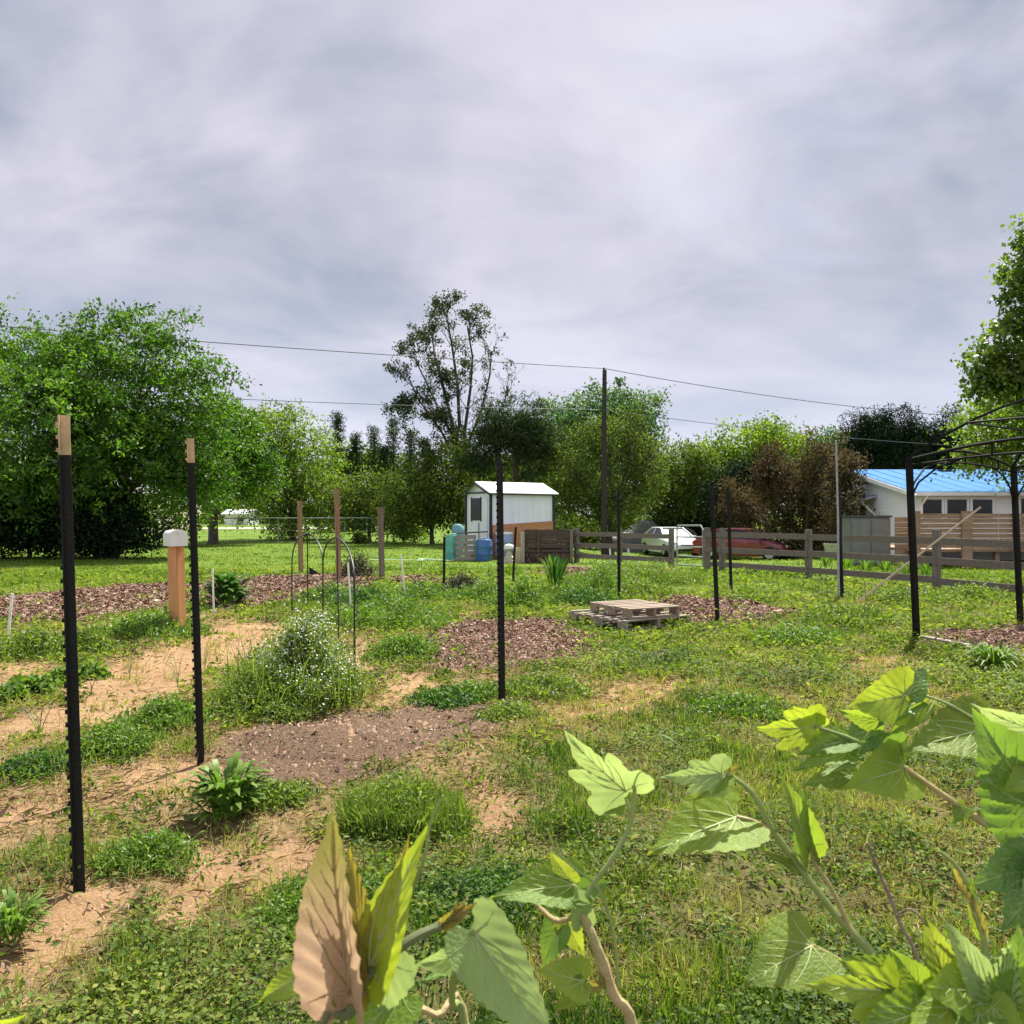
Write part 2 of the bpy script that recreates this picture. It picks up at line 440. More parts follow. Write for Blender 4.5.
def cover(attr, lo, hi):
    a = n.new('ShaderNodeAttribute'); a.attribute_name = attr
    nz = tex(22, 4, .7); s_ = n.new('ShaderNodeMath'); s_.operation = 'MULTIPLY_ADD'
    l.new(nz.outputs['Fac'], s_.inputs[0]); s_.inputs[1].default_value = .3; 
    s2 = n.new('ShaderNodeMath'); s2.operation = 'ADD'; l.new(a.outputs['Fac'], s2.inputs[0]); s2.inputs[1].default_value = -.15
    l.new(s2.outputs[0], s_.inputs[2])
    mr = n.new('ShaderNodeMapRange'); mr.interpolation_type = 'SMOOTHSTEP'; mr.inputs[1].default_value = lo; mr.inputs[2].default_value = hi
    l.new(s_.outputs[0], mr.inputs[0]); return mr.outputs[0]
t1 = tex(1.3, 8, .7); t2 = tex(14, 8, .7); t3 = tex(70, 5, .7); t4 = tex(0.35, 3, .5)
turf_r = ramp(n, [(0.3, (.055, .065, .018)), (0.48, (.115, .115, .035)), (0.7, (.22, .17, .09))]); l.new(t2.outputs['Fac'], turf_r.inputs[0])
lawn_r = ramp(n, [(0.3, (.075, .135, .018)), (0.5, (.11, .18, .025)), (0.7, (.15, .20, .035))]); l.new(t1.outputs['Fac'], lawn_r.inputs[0])
sepy = n.new('ShaderNodeSeparateXYZ'); l.new(geo.outputs['Position'], sepy.inputs[0])
mr = n.new('ShaderNodeMapRange'); mr.inputs[1].default_value = 11; mr.inputs[2].default_value = 22; l.new(sepy.outputs[1], mr.inputs[0])
c = mixc(mr.outputs[0], turf_r.outputs[0], lawn_r.outputs[0])
dry_r = ramp(n, [(0.35, (.16, .13, .05)), (0.65, (.26, .20, .10))]); l.new(t2.outputs['Fac'], dry_r.inputs[0])
dcv = cover('dry', 0, .8); mulf = n.new('ShaderNodeMath'); mulf.operation = 'MULTIPLY'; l.new(dcv, mulf.inputs[0]); mulf.inputs[1].default_value = .6
c = mixc(mulf.outputs[0], c, dry_r.outputs[0])
dirt_r = ramp(n, [(0.25, (.20, .115, .058)), (0.42, (.345, .21, .108)), (0.58, (.44, .285, .155)), (0.8, (.52, .37, .225))])
dadd = n.new('ShaderNodeMix'); dadd.data_type = 'FLOAT'; dadd.inputs[0].default_value = .5; l.new(t2.outputs['Fac'], dadd.inputs[2]); l.new(t1.outputs['Fac'], dadd.inputs[3])
l.new(dadd.outputs[0], dirt_r.inputs[0])
grit = ramp(n, [(0.35, (.55, .5, .45)), (0.6, (1, 1, 1))]); l.new(t3.outputs['Fac'], grit.inputs[0])
dg = n.new('ShaderNodeMix'); dg.data_type = 'RGBA'; dg.blend_type = 'MULTIPLY'; dg.inputs[0].default_value = .6; l.new(dirt_r.outputs[0], dg.inputs[6]); l.new(grit.outputs[0], dg.inputs[7])
gar_r = ramp(n, [(0.30, (.12, .075, .036)), (0.48, (.27, .172, .086)), (0.66, (.38, .26, .14))]); l.new(t2.outputs['Fac'], gar_r.inputs[0])
gcv = cover('garden', -.2, .4); gm_ = n.new('ShaderNodeMath'); gm_.operation = 'MULTIPLY'; l.new(gcv, gm_.inputs[0]); gm_.inputs[1].default_value = .85
c = mixc(gm_.outputs[0], c, gar_r.outputs[0])
c = mixc(cover('dirt', -.05, .12), c, dg.outputs[2])
soil_r = ramp(n, [(0.3, (.07, .045, .028)), (0.5, (.15, .097, .062)), (0.7, (.235, .16, .108))]); l.new(t3.outputs['Fac'], soil_r.inputs[0])
c = mixc(cover('soil', -.05, .12), c, soil_r.outputs[0])
mul_r = ramp(n, [(0.3, (.06, .03, .02)), (0.5, (.17, .095, .065)), (0.7, (.27, .165, .12))]); l.new(t3.outputs['Fac'], mul_r.inputs[0])
c = mixc(cover('mulch', -.05, .12), c, mul_r.outputs[0])
l.new(c, p.inputs['Base Color'])
bsum = n.new('ShaderNodeMath'); bsum.operation = 'MULTIPLY_ADD'; l.new(t3.outputs['Fac'], bsum.inputs[0]); bsum.inputs[1].default_value = .4; l.new(t2.outputs['Fac'], bsum.inputs[2])
bp = n.new('ShaderNodeBump'); bp.inputs['Strength'].default_value = .9; bp.inputs['Distance'].default_value = .05
l.new(bsum.outputs[0], bp.inputs['Height']); l.new(bp.outputs[0], p.inputs['Normal'])
l.new(p.outputs[0], out.inputs[0])
ground = mesh_np('ground', np.stack([gx, gy, gz], 1), np.arange(len(i)) * 4, np.full(len(i), 4), loops, None, m, smooth=True)
ground['kind'] = 'structure'
for nm, arr in (('dirt', dm), ('mulch', mm_), ('soil', sm_), ('dry', drm), ('garden', gdm)):
    a = ground.data.attributes.new(nm, 'FLOAT', 'POINT'); a.data.foreach_set('value', np.clip(arr, -1, 1).astype(np.float32))

def gz_at(x, y):
    """height of the detailed ground sheet (same grid, bilinear)"""
    Z = gz.reshape(ny, nx)
    ix = np.clip(np.searchsorted(xs, x) - 1, 0, nx - 2); iy = np.clip(np.searchsorted(ys, y) - 1, 0, ny - 2)
    tx = np.clip((x - xs[ix]) / (xs[ix + 1] - xs[ix]), 0, 1); ty = np.clip((y - ys[iy]) / (ys[iy + 1] - ys[iy]), 0, 1)
    return (Z[iy, ix] * (1 - tx) + Z[iy, ix + 1] * tx) * (1 - ty) + (Z[iy + 1, ix] * (1 - tx) + Z[iy + 1, ix + 1] * tx) * ty

# gravel road across the far lawn on the left
mroad = mat('pale_gravel', (.42, .38, .32), .95, .2, 3, .4, 60)
rb = MB(); px_ = np.linspace(-75, -8, 60)
for k in range(len(px_) - 1):
    vs = []
    for xx in (px_[k], px_[k + 1]):
        y0 = 62 + 0.06 * (xx + 25)
        for yy in (y0, y0 + 2.6): vs.append((xx, yy, H(xx, yy) + .012))
    rb.add(vs, [(0, 2, 3, 1)])
tag(rb.build('gravel_road', mroad, smooth=True), kind='structure')

# ------------------------------------------------------------------ grass, ground cover and litter (uncountable)
def scatter(n, d0, d1, power=1.6, wide=.78):
    """points in the wedge ahead of the eye, density falling with distance"""
    g = RNG.uniform(size=n)
    if abs(power - 2) < 1e-6: y = d0 * (d1 / d0) ** g
    else:
        e = 2 - power; y = (d0 ** e + g * (d1 ** e - d0 ** e)) ** (1 / e)
    x = RNG.uniform(-1, 1, n) * (y * wide + 1.7)
    return x, y

LEAF_TURF = leafmat('turf_blades', [(.024, .060, .009), (.065, .135, .012), (.145, .20, .025), (.24, .27, .04), (.40, .34, .14)], .45, .65, spec=.15)
LEAF_LAWN = leafmat('lawn_blades', [(.055, .105, .012), (.115, .17, .020), (.20, .245, .035), (.34, .33, .09)], .45, .7, spec=.1)
LEAF_WEED = leafmat('ground_cover_leaves', [(.022, .050, .010), (.062, .115, .014), (.14, .19, .028), (.27, .28, .06)], .42, .6, spec=.2)
STRAW = leafmat('dry_straw', [(.14, .10, .05), (.27, .20, .10), (.40, .32, .19), (.54, .47, .33)], .15, .8)
CHIP = leafmat('wood_chips', [(.045, .024, .016), (.14, .074, .046), (.25, .148, .098), (.36, .24, .17), (.50, .40, .31)], 0.0, .9)
CLOD = mat('soil_clods', (.26, .165, .10), .95, .3, 30, .6, 60)

def grass_layer(name, n_, d0, d1, power, hgt, wid, m, lean=.45, green=.5, wide=.78, sparse=1.0):
    x, y = scatter(n_, d0, d1, power, wide)
    d_, mu, so_, dr, gd = masks(x, y)
    lush = fbm(x, y, .9, 50) + .55 * (fbm(x, y, 2.6, 55) - .5); tuft = np.clip(.5 + 1.5 * (fbm(x, y, 3.0, 60) - .5), 0, 1)
    bare = np.maximum(np.maximum(d_, mu), so_)
    pr = np.clip(-bare / .22 + .12, .02, 1) * np.clip(.35 + 1.5 * (tuft - .32), .12, 1) * np.clip(1.1 - .42 * np.clip(dr / .6, 0, 1), 0, 1) * np.where(gd > 0, .16 + .9 * (fbm(x, y, 1.7, 140) > .56), 1)
    k = RNG.uniform(size=n_) < pr
    x, y, dr, lush, tuft = x[k], y[k], dr[k], lush[k], tuft[k]
    nn = len(x)
    sc = np.clip(.45 + 1.3 * (tuft - .25) + .8 * (lush - .4), .35, 1.9) * RNG.uniform(.6, 1.3, nn)
    ht = hgt * sc; wd = wid * np.clip(y / 5, .7, 6) ** .8 * RNG.uniform(.7, 1.3, nn)
    rn = np.clip(green + RNG.normal(0, .19, nn) + .34 * np.clip(dr / .6, 0, 1) + 1.15 * (.5 - lush) , 0, 1)
    B = np.stack([x, y, gz_at(x, y) - .005], 1)
    o = blades(name, B, lean, ht, wd, rn, m)
    return tag(o, kind='stuff')

grass_layer('turf_grass', 340000, 1.7, 9.5, 1.55, .072, .0055, LEAF_TURF, .7, .42)
grass_layer('meadow_grass', 240000, 8.5, 24, 1.5, .085, .0045, LEAF_LAWN, .5, .5)
grass_layer('lawn_grass', 150000, 20, 48, 1.9, .07, .006, LEAF_LAWN, .5, .45, wide=.85)

# flat little leaves of clover and weeds
def cover_layer(name, n_, d0, d1, power, size, m, seed_k=70, thr=.42, lift=.075, green=.45):
    x, y = scatter(n_, d0, d1, power)
    d_, mu, so_, dr, gd = masks(x, y)
    patch = .5 + 1.25 * (fbm(x, y, 1.9, seed_k) - .5)
    bare = np.maximum(np.maximum(d_, mu), so_)
    k = RNG.uniform(size=n_) < np.clip((patch - thr) * 6, .10, 1) * np.clip(-bare / .22 + .08, .015, 1) * np.where(gd > 0, .12 + .9 * (fbm(x, y, 1.7, 140) > .56), 1)
    x, y, patch, dr = x[k], y[k], patch[k], dr[k]; nn = len(x)
    z = gz_at(x, y) + RNG.uniform(.0, 1, nn) ** 1.5 * lift * np.clip((patch - thr + .15) * 4, .3, 1.6) + .006
    N = unit(np.stack([RNG.normal(0, .55, nn), RNG.normal(0, .55, nn), np.ones(nn)], 1))
    A = np.cross(N, rand_dirs(nn))
    L = size * np.clip(y / 5, .75, 4) ** .7 * RNG.uniform(.6, 1.4, nn)
    rn = np.clip(green + RNG.normal(0, .2, nn) + .12 * np.clip(dr, 0, 1) + .9 * (.5 - fbm(x, y, 1.2, seed_k + 20)), 0, 1)
    o = leaf_cards(name, np.stack([x, y, z], 1), A, N, L, L * .6, rn, m)
    return tag(o, kind='stuff')
cover_layer('clover_cover', 250000, 1.7, 9, 1.5, .027, LEAF_WEED)
cover_layer('weed_cover', 90000, 8, 22, 1.5, .034, LEAF_LAWN, 74, .45, .10, .35)

# dry stalks and thatch lying about
def straw_layer(name, n_, d0, d1, power, ln):
    x, y = scatter(n_, d0, d1, power)
    d_, mu, so_, dr, gd = masks(x, y)
    k = RNG.uniform(size=n_) < np.clip(.25 + .10 * (gd > 0) - .5 * (np.maximum(mu, so_) > 0) + .6 * np.clip(dr / .5, 0, 1) + .5 * np.exp(-(np.minimum(np.abs(d_), np.abs(so_)) / .12) ** 2) - .3 * (d_ > .05), .025, 1)
    x, y = x[k], y[k]; nn = len(x)
    a = RNG.uniform(0, PI, nn); N = unit(np.stack([RNG.normal(0, .3, nn), RNG.normal(0, .3, nn), np.ones(nn)], 1))
    A = np.stack([np.cos(a), np.sin(a), RNG.normal(0, .22, nn)], 1)
    L = ln * RNG.uniform(.4, 1.5, nn) * np.clip(y / 5, .8, 2.5) ** .5
    z = gz_at(x, y) + RNG.uniform(.004, .03, nn)
    o = leaf_cards(name, np.stack([x, y, z], 1), A, N, L, .0035 * np.clip(y / 5, .8, 3), RNG.uniform(0, 1, nn), STRAW)
    return tag(o, kind='stuff')
straw_layer('straw_litter', 130000, 1.8, 16, 1.5, .075)
# tufts of bleached standing grass
DTUFT = leafmat('bleached_grass', [(.20, .17, .06), (.32, .26, .10), (.42, .35, .17), (.24, .26, .07)], .35, .8, spec=.1)
tx_, ty_ = scatter(5200, 2.6, 16, 1.3); d_, mu, so_, dr, gd = masks(tx_, ty_)
hot = np.exp(-(((tx_ - .45) / 1.0) ** 2 + ((ty_ - 6.4) / 1.2) ** 2)); k = RNG.uniform(size=len(tx_)) < np.clip(.10 + .9 * hot + .22 * (dr > .1), 0, 1) * (np.maximum(mu, so_) < 0)
tx_, ty_ = tx_[k], ty_[k]; per = 34; ti = np.repeat(np.arange(len(tx_)), per)
bx_ = tx_[ti] + RNG.normal(0, .055, len(ti)); by_ = ty_[ti] + RNG.normal(0, .055, len(ti)); hs = RNG.uniform(.05, .17, len(tx_))[ti] * RNG.uniform(.5, 1.2, len(ti))
tag(blades('bleached_tufts', np.stack([bx_, by_, gz_at(bx_, by_) - .005], 1), .5, hs, .004 * np.clip(by_ / 5, .8, 2), RNG.uniform(0, 1, len(ti)), DTUFT), kind='stuff')

def chip_layer(name, n_, d0, d1, power):
    x, y = scatter(n_, d0, d1, power, .8)
    d_, mu, so_, dr, gd = masks(x, y)
    k = RNG.uniform(size=n_) < np.clip((mu + .12) / .2, 0, 1) * .9 + .14 * (so_ > -.02) + .008
    x, y = x[k], y[k]; nn = len(x)
    N = unit(np.stack([RNG.normal(0, .5, nn), RNG.normal(0, .5, nn), np.ones(nn)], 1))
    A = np.cross(N, rand_dirs(nn))
    L = .034 * RNG.lognormal(0, .4, nn) * np.clip(y / 9, .7, 1.8)
    z = gz_at(x, y) + RNG.uniform(.004, .03, nn)
    o = leaf_cards(name, np.stack([x, y, z], 1), A, N, L, L * RNG.uniform(.25, .5, nn), np.clip(RNG.normal(.45, .26, nn), 0, 1), CHIP)
    return tag(o, kind='stuff')
chip_layer('mulch_chips', 760000, 4, 24, 1.2)

# small sprawling weeds of all heights, thickest along the edges of the bare patches
def tuft_layer(name, n_, d0, d1, m, per, size, spread, hgt, k0):
    x, y = scatter(n_, d0, d1, 1.35); d_, mu, so_, dr, gd = masks(x, y); bare = np.maximum(np.maximum(d_, mu), so_)
    pr = .30 * (fbm(x, y, 1.1, k0) > .46) + .75 * np.exp(-(np.abs(bare) / (.10 + .012 * y)) ** 2) * (fbm(x, y, 2.3, k0 + 4) > .42); pr = np.where(bare > .12, .02, pr); pr = np.where(so_ > 0, .02, pr)
    k = RNG.uniform(size=n_) < pr; x, y = x[k], y[k]; ti = np.repeat(np.arange(len(x)), per); nn = len(ti)
    g = RNG.lognormal(0, .45, len(x))[ti]; sp = spread * g * np.clip(y[ti] / 7, .8, 1.6)
    q = RNG.normal(0, 1, (nn, 2)) * sp[:, None]; xx, yy = x[ti] + q[:, 0], y[ti] + q[:, 1]
    z = gz_at(xx, yy) + hgt * g * np.exp(-(q ** 2).sum(1) / (2 * (sp * 1.1) ** 2)) * RNG.uniform(.1, 1, nn) + .005
    N = unit(rand_dirs(nn) + np.array([[0, 0, 1.1]])); A = unit(np.stack([q[:, 0], q[:, 1], np.abs(RNG.normal(0, .06, nn))], 1) + rand_dirs(nn) * .05)
    L = size * RNG.uniform(.5, 1.4, nn) * np.clip(y[ti] / 6, .8, 2.2) ** .7
    rn = np.clip(RNG.uniform(.15, .85, len(x))[ti] + RNG.normal(0, .14, nn), 0, 1)
    tag(leaf_cards(name, np.stack([xx, yy, z], 1), A, N, L, L * .38, rn, m), kind='stuff')
tuft_layer('sprawling_weeds', 5200, 2.2, 16, LEAF_WEED, 38, .042, .075, .10, 100)
tuft_layer('bright_weeds', 3400, 4.5, 20, LEAF_LAWN, 30, .05, .09, .12, 120)

# crumbs of earth on the bare patches
x, y = scatter(26000, 2, 13, 1.4)
d_, mu, so_, dr, gd = masks(x, y); k = (np.maximum(d_, so_) > -.1) & (RNG.uniform(size=len(x)) < .8); x, y = x[k], y[k]; nn = len(x)
base = np.array([(1, 0, -.3), (-.5, .87, -.3), (-.5, -.87, -.3), (.1, 0, .8)])
sz = RNG.lognormal(0, .55, nn)[:, None, None] * .008
V = base[None] * (1 + RNG.normal(0, .35, (nn, 4, 3))) * sz + np.stack([x, y, gz_at(x, y) + .002], 1)[:, None, :]
lo = (np.arange(nn)[:, None] * 4 + np.array([[0, 1, 3, 1, 2, 3, 2, 0, 3]])).ravel()
tag(mesh_np('soil_crumbs', V.reshape(-1, 3), np.arange(nn * 3) * 3, np.full(nn * 3, 3), lo, None, CLOD), kind='stuff')
# ------------------------------------------------------------------ trees
BARK = mat('bark', (.075, .058, .042), .95, .3, 5, .6, 14, stretch=(4, 4, .8))
BARK_PALE = mat('grey_bark', (.14, .12, .10), .95, .3, 5, .6, 14, stretch=(4, 4, .8))
L_RICH = leafmat('leaves_rich_green', [(.020, .052, .006), (.046, .110, .010), (.085, .175, .015), (.14, .235, .028)], .45)
L_LIGHT = leafmat('leaves_light_green', [(.05, .095, .010), (.105, .17, .016), (.17, .235, .024), (.25, .30, .05)], .48)
L_OLIVE = leafmat('leaves_olive', [(.034, .052, .011), (.068, .10, .018), (.115, .155, .028), (.18, .215, .045)], .42, .6, spec=.15)
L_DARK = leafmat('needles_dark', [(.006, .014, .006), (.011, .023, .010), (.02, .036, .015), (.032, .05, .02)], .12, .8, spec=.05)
L_CONE = leafmat('needles_grey_green', [(.016, .03, .012), (.032, .052, .02), (.055, .08, .03), (.085, .11, .042)], .25, .7, spec=.1)
L_BLUE = leafmat('leaves_poplar', [(.028, .07, .025), (.05, .115, .038), (.085, .16, .055), (.14, .21, .09)], .38)
L_RED = leafmat('leaves_red_brown', [(.028, .021, .012), (.056, .042, .020), (.085, .066, .03), (.085, .105, .032)], .35, .7, spec=.1, tboost=(1.4, 1.1, .8))
L_TALL = leafmat('leaves_dull_green', [(.014, .026, .010), (.028, .045, .016), (.05, .07, .026), (.08, .10, .04)], .35)
L_MAPLE = leafmat('leaves_maple', [(.030, .065, .010), (.075, .13, .017), (.135, .195, .026), (.21, .265, .05)], .48, .4, spec=.5)

def limb(a, b, r0, r1, sag=.12, k=5):
    a, b = Vector(a), Vector(b); L = (b - a).length
    pts = []; off = Vector((random.uniform(-1, 1), random.uniform(-1, 1), random.uniform(.2, 1))) * L * sag
    for i in range(k + 1):
        t = i / k; pts.append(a.lerp(b, t) + off * 4 * t * (1 - t) * .5 + Vector((random.gauss(0, 1), random.gauss(0, 1), random.gauss(0, 1))) * L * .018)
    return pts, [r0 + (r1 - r0) * i / k for i in range(k + 1)]

def clump_leaves(name, cc, per, sig, size, m, parent, flat_=.75, aspect=.55, up=.6, ctone=None, spray=0.0, centre=None):
    """leaves in clusters: cluster centres cc (n,3), 'per' leaves each spread by sig"""
    nC = len(cc); ci = np.repeat(np.arange(nC), per); nn = len(ci)
    C = cc[ci] + np.clip(RNG.normal(0, 1, (nn, 3)), -1.7, 1.7) * sig * np.array([[1, 1, flat_]]) * RNG.uniform(.5, 1.3, nC)[ci][:, None]
    if spray:                                    # leaves ranked along drooping sprays that run outward from the crown's middle
        dr_ = unit(cc - cc.mean(0)) * np.array([[1, 1, .35]]) + RNG.normal(0, .35, (nC, 3)); dr_ = unit(dr_); tt = RNG.uniform(-.6, .6, nn)
        C = cc[ci] + dr_[ci] * (tt * spray)[:, None] + (C - cc[ci]) * .42; C[:, 2] -= (tt + .6) ** 2 * spray * .22
    N = unit(rand_dirs(nn) + np.array([[0, 0, up]])); A = unit(rand_dirs(nn) + np.array([[0, 0, -.25]]))
    ct = RNG.uniform(.08, .92, nC) if ctone is None else ctone
    rn = np.clip(ct[ci] + RNG.normal(0, .14, nn), 0, 1)
    L = size * RNG.uniform(.65, 1.35, nn)
    return leaf_cards(name, C, A, N, L, L * aspect, rn, m, parent)

def tree(name, label, base, d, lobes, m, ncl, per, size, sig=.35, trunk_r=.16, trunk_top=None, lean=(0, 0), nlimb=None, bark=None,
         hollow=.35, holes=.42, group=None, stems=1, cat='tree', whips=0, aspect=.55, twig=.35, spray=0.0):
    """lobes: (px, py, half width px, half height px, depth offset m) as seen at depth d; base: px of the foot"""
    bx = (base - 512) / F * d; bz = H(bx, d)
    root = thing(name, label, cat, (bx, d, bz), group=group)
    o0 = Vector((bx, d, bz))
    E = []
    for q in lobes:
        c = P(q[0], q[1], d); dy = q[4] if len(q) > 4 else 0
        rx, rz = q[2] / F * d, q[3] / F * d
        E.append((np.array([c.x - bx, dy, c.z - bz]), np.array([rx, (rx + rz) * .5, rz])))
    wts = np.array([(e[1].prod()) ** .66 for e in E]); wts /= wts.sum()
    which = RNG.choice(len(E), size=ncl * 2, p=wts)
    dirs = rand_dirs(ncl * 2); rr = hollow + (1 - hollow) * RNG.uniform(size=ncl * 2) ** .55
    cc = np.array([E[w_][0] for w_ in which]) + dirs * rr[:, None] * np.array([E[w_][1] for w_ in which])
    k = 1.1 / max(.4, sig)
    hol = vnoise(cc[:, 0] * .9 + 3 * cc[:, 2], cc[:, 1] + cc[:, 2] * .7, .9 * k * .6, 90)
    cc = cc[(hol > holes * RNG.uniform(.5, 1, len(hol))) & (cc[:, 2] > .15)][:ncl]
    b = MB(); tr = []
    top = trunk_top if trunk_top is not None else min(e[0][2] for e in E) + .2
    for s_ in range(stems):
        sx = random.uniform(-.5, .5) * (stems > 1) * 1.5; sy = random.uniform(-.5, .5) * (stems > 1)
        lx = lean[0] + (random.uniform(-.9, .9) if stems > 1 else 0)
        pts, rs = limb((sx * .5, sy * .5, -.15), (sx + lx, sy + lean[1], top), trunk_r * (1 if stems == 1 else .6), trunk_r * .6 * (1 if stems == 1 else .6), .05, 7)
        rs[0] *= 1.45; b.tube(pts, rs, 9); tr.append(pts)
    tk = b.build('trunk', bark or BARK, root, smooth=True)
    lb = MB()
    for e in E:
        s0 = random.choice(tr)[-1 - random.randint(0, 2)]
        pts, rs = limb(s0, e[0] + np.array([0, 0, -.15]) * e[1], trunk_r * .5, trunk_r * .14, .15); lb.tube(pts, rs, 6)
        mine = cc[np.linalg.norm((cc - e[0]) / e[1], axis=1) < 1.15]
        if len(mine):
            for q in mine[RNG.choice(len(mine), size=min(len(mine), nlimb or 14), replace=False)]:
                p0 = random.choice(pts[2:]); pp, r2 = limb(p0, q, trunk_r * .13, trunk_r * .03, twig, 4); lb.tube(pp, r2, 4, False)
    for _ in range(whips):                       # long bare shoots standing out of the crown
        e = random.choice(E); a_ = random.uniform(0, 2 * PI); q = e[0] + e[1] * np.array([math.cos(a_) * .7, math.sin(a_) * .5, .75])
        tip = q + np.array([random.uniform(-.3, .7) * .9, random.uniform(-.3, .3), random.uniform(.5, 1.1)])
        pp, r2 = limb(q, tip, .018, .006, .2, 5); lb.tube(pp, r2, 4, False)
        cc = np.concatenate([cc, np.array([list(v) for v in pp[2:]])])
    lb.build('limbs', bark or BARK, root, smooth=True)
    clump_leaves('crown', cc, per, sig, size, m, root, aspect=aspect, spray=spray)
    return root

# left side
tree('broadleaf_tree', 'large round dense green tree filling the left edge of the picture', 105, 30,
     [(40, 425, 85, 85), (118, 392, 92, 78), (185, 432, 55, 62), (55, 368, 75, 45), (140, 465, 85, 52), (15, 492, 75, 40, -1), (-70, 440, 90, 110), (192, 470, 44, 30, -1), (95, 440, 80, 70, -2.5), (150, 350, 45, 30)],
     L_RICH, 1700, 54, .165, .40, .26, whips=34, stems=4, holes=.44, aspect=.45, spray=1.5)
tree('broadleaf_tree', 'medium green tree with one dark trunk, right of the big left tree', 214, 44,
     [(226, 452, 46, 48), (204, 474, 34, 22), (247, 464, 34, 28), (222, 420, 30, 30)], L_RICH, 560, 44, .19, .45, .26, trunk_top=3.2, holes=.42, spray=1.5)
tree('light_green_tree', 'pale yellow green tree with an open top behind the left lawn', 292, 50,
     [(285, 432, 44, 30), (306, 466, 40, 36), (268, 492, 36, 32), (322, 500, 30, 28), (262, 424, 26, 22), (300, 520, 32, 18)], L_LIGHT, 560, 40, .18, .5, .2, holes=.52, nlimb=22, spray=1.6)
for px, tp, wd in ((337, 414, 12), (356, 434, 9), (374, 428, 10), (393, 419, 13), (411, 432, 10), (426, 440, 10), (346, 450, 10), (384, 446, 10)):
    d = 60 + random.uniform(-3, 3); x0 = (px - 512) / F * d; z0 = H(x0, d); top = CZ + (HOR - tp) / F * d - z0
    t = thing('conifer_tree', 'slender dark conifer in the row between the pale tree and the tall bare tree', 'tree', (x0, d, z0), group='slender conifers in the background row')
    b = MB(); b.tube([(0, 0, -.1), (0.05, 0, top * .5), (0, 0, top * .98)], [.14, .09, .02], 6); b.build('trunk', BARK, t, smooth=True)
    nC = 150; zz_ = RNG.uniform(.12, 1, nC) ** .85 * top; rad = (1.02 - zz_ / top) ** .7 * wd / F * d * 1.1; an = RNG.uniform(0, 2 * PI, nC); q = rad * RNG.uniform(.25, 1, nC)
    clump_leaves('crown', np.stack([q * np.cos(an), q * np.sin(an), zz_], 1), 16, .26, .26, L_CONE, t, aspect=.22, up=.2)
tree('understorey_tree', 'low olive green spreading tree under the conifers beside the grey wooden post', 370, 47, [(352, 500, 32, 22), (388, 492, 36, 24), (372, 512, 45, 18)], L_OLIVE, 320, 28, .18, .45, .12, holes=.4)
tree('understorey_tree', 'bushy olive green tree left of the white garden shed', 432, 44, [(420, 492, 36, 34), (446, 476, 30, 36), (452, 505, 30, 28), (410, 515, 34, 20)], L_OLIVE, 460, 28, .18, .45, .14, holes=.38)

# tall half bare tree: recursive forks, leaves mostly on the left limbs
def tall_tree():
    d = 46; bx = (456 - 512) / F * d; bz = H(bx, d)
    t = thing('tall_tree', 'tallest tree in view, half bare crown with thin leaves above the shed', 'tree', (bx, d, bz))
    b = MB(); tips = []; S = d / F
    def pt(px, py, dy=0): return Vector(((px - 456) * S, dy, CZ - bz - (py - HOR) * S))
    def grow(p, dirv, L, r, lev):
        q = p + dirv * L; mid = p.lerp(q, .5) + Vector((random.gauss(0, .05), random.gauss(0, .05), .04)) * L
        b.tube([p, mid, q], [r, r * .85, r * .68], 6 if lev < 2 else 4, False)
        if lev >= 2: tips.append((mid, lev))
        if lev >= 5: tips.append((q, lev)); return
        for _ in range(2 if lev < 4 else 3):
            nd = (dirv + Vector((random.gauss(0, .42), random.gauss(0, .42), random.gauss(.08, .25)))).normalized()
            grow(q, nd, L * random.uniform(.66, .86), r * .62, lev + 1)
    base = pt(458, 545); base.z = -.15; random.seed(41)
    mains = [([(455, 430), (446, 390), (436, 350), (430, 318)], .13), ([(460, 425), (458, 380), (452, 335), (447, 305)], .13), ([(465, 425), (470, 380), (472, 345), (468, 318)], .12), ([(468, 440), (482, 405), (490, 370), (492, 345)], .10),
             ([(470, 455), (488, 425), (503, 400), (508, 380)], .085), ([(455, 455), (440, 425), (420, 395), (410, 372)], .10), ([(452, 470), (432, 450), (412, 432), (402, 420)], .085), ([(456, 440), (442, 410), (424, 370), (412, 345)], .10)]
    mains = [([(x_, 485 + (y_ - 485) * .93) for x_, y_ in pth], r) for pth, r in mains]
    b.tube([base, pt(460, 510), pt(461, 480)], [.22, .18, .15], 10)
    for path, r in mains:
        pts = [pt(461, 482)] + [pt(px, py, random.uniform(-.5, .5) * (i + 1) * .6) for i, (px, py) in enumerate(path)]
        b.tube(pts, [r * (1 - .17 * i) for i in range(len(pts))], 7, False)
        for i in range(1, len(pts)):
            for _ in range(3 if i < len(pts) - 1 else 4):
                dv = (pts[i] - pts[i - 1]).normalized() + Vector((random.gauss(0, .5), random.gauss(0, .5), random.gauss(.1, .2)))
                grow(pts[i].lerp(pts[i - 1], random.uniform(0, .6)), dv.normalized(), random.uniform(.48, .74), r * .30, 2)
    b.build('trunk', BARK, t, smooth=True)
    cc = np.array([list(q) for q, lev in tips]); pxs = 456 + cc[:, 0] / S; pys = HOR + (CZ - bz - cc[:, 2]) / S
    left = np.clip((496 - pxs + (pys < 340) * 14) / 50, .22, 1)
    cl = vnoise(pxs, pys, .11, 5)
    cc = cc[(RNG.uniform(size=len(cc)) < left * .62 * np.clip((cl - .2) * 2.6, .15, 1))]
    cc = cc[RNG.permutation(len(cc))[:1500]]
    clump_leaves('crown', cc, 15, .20, .135, L_TALL, t, aspect=.7)
tall_tree()
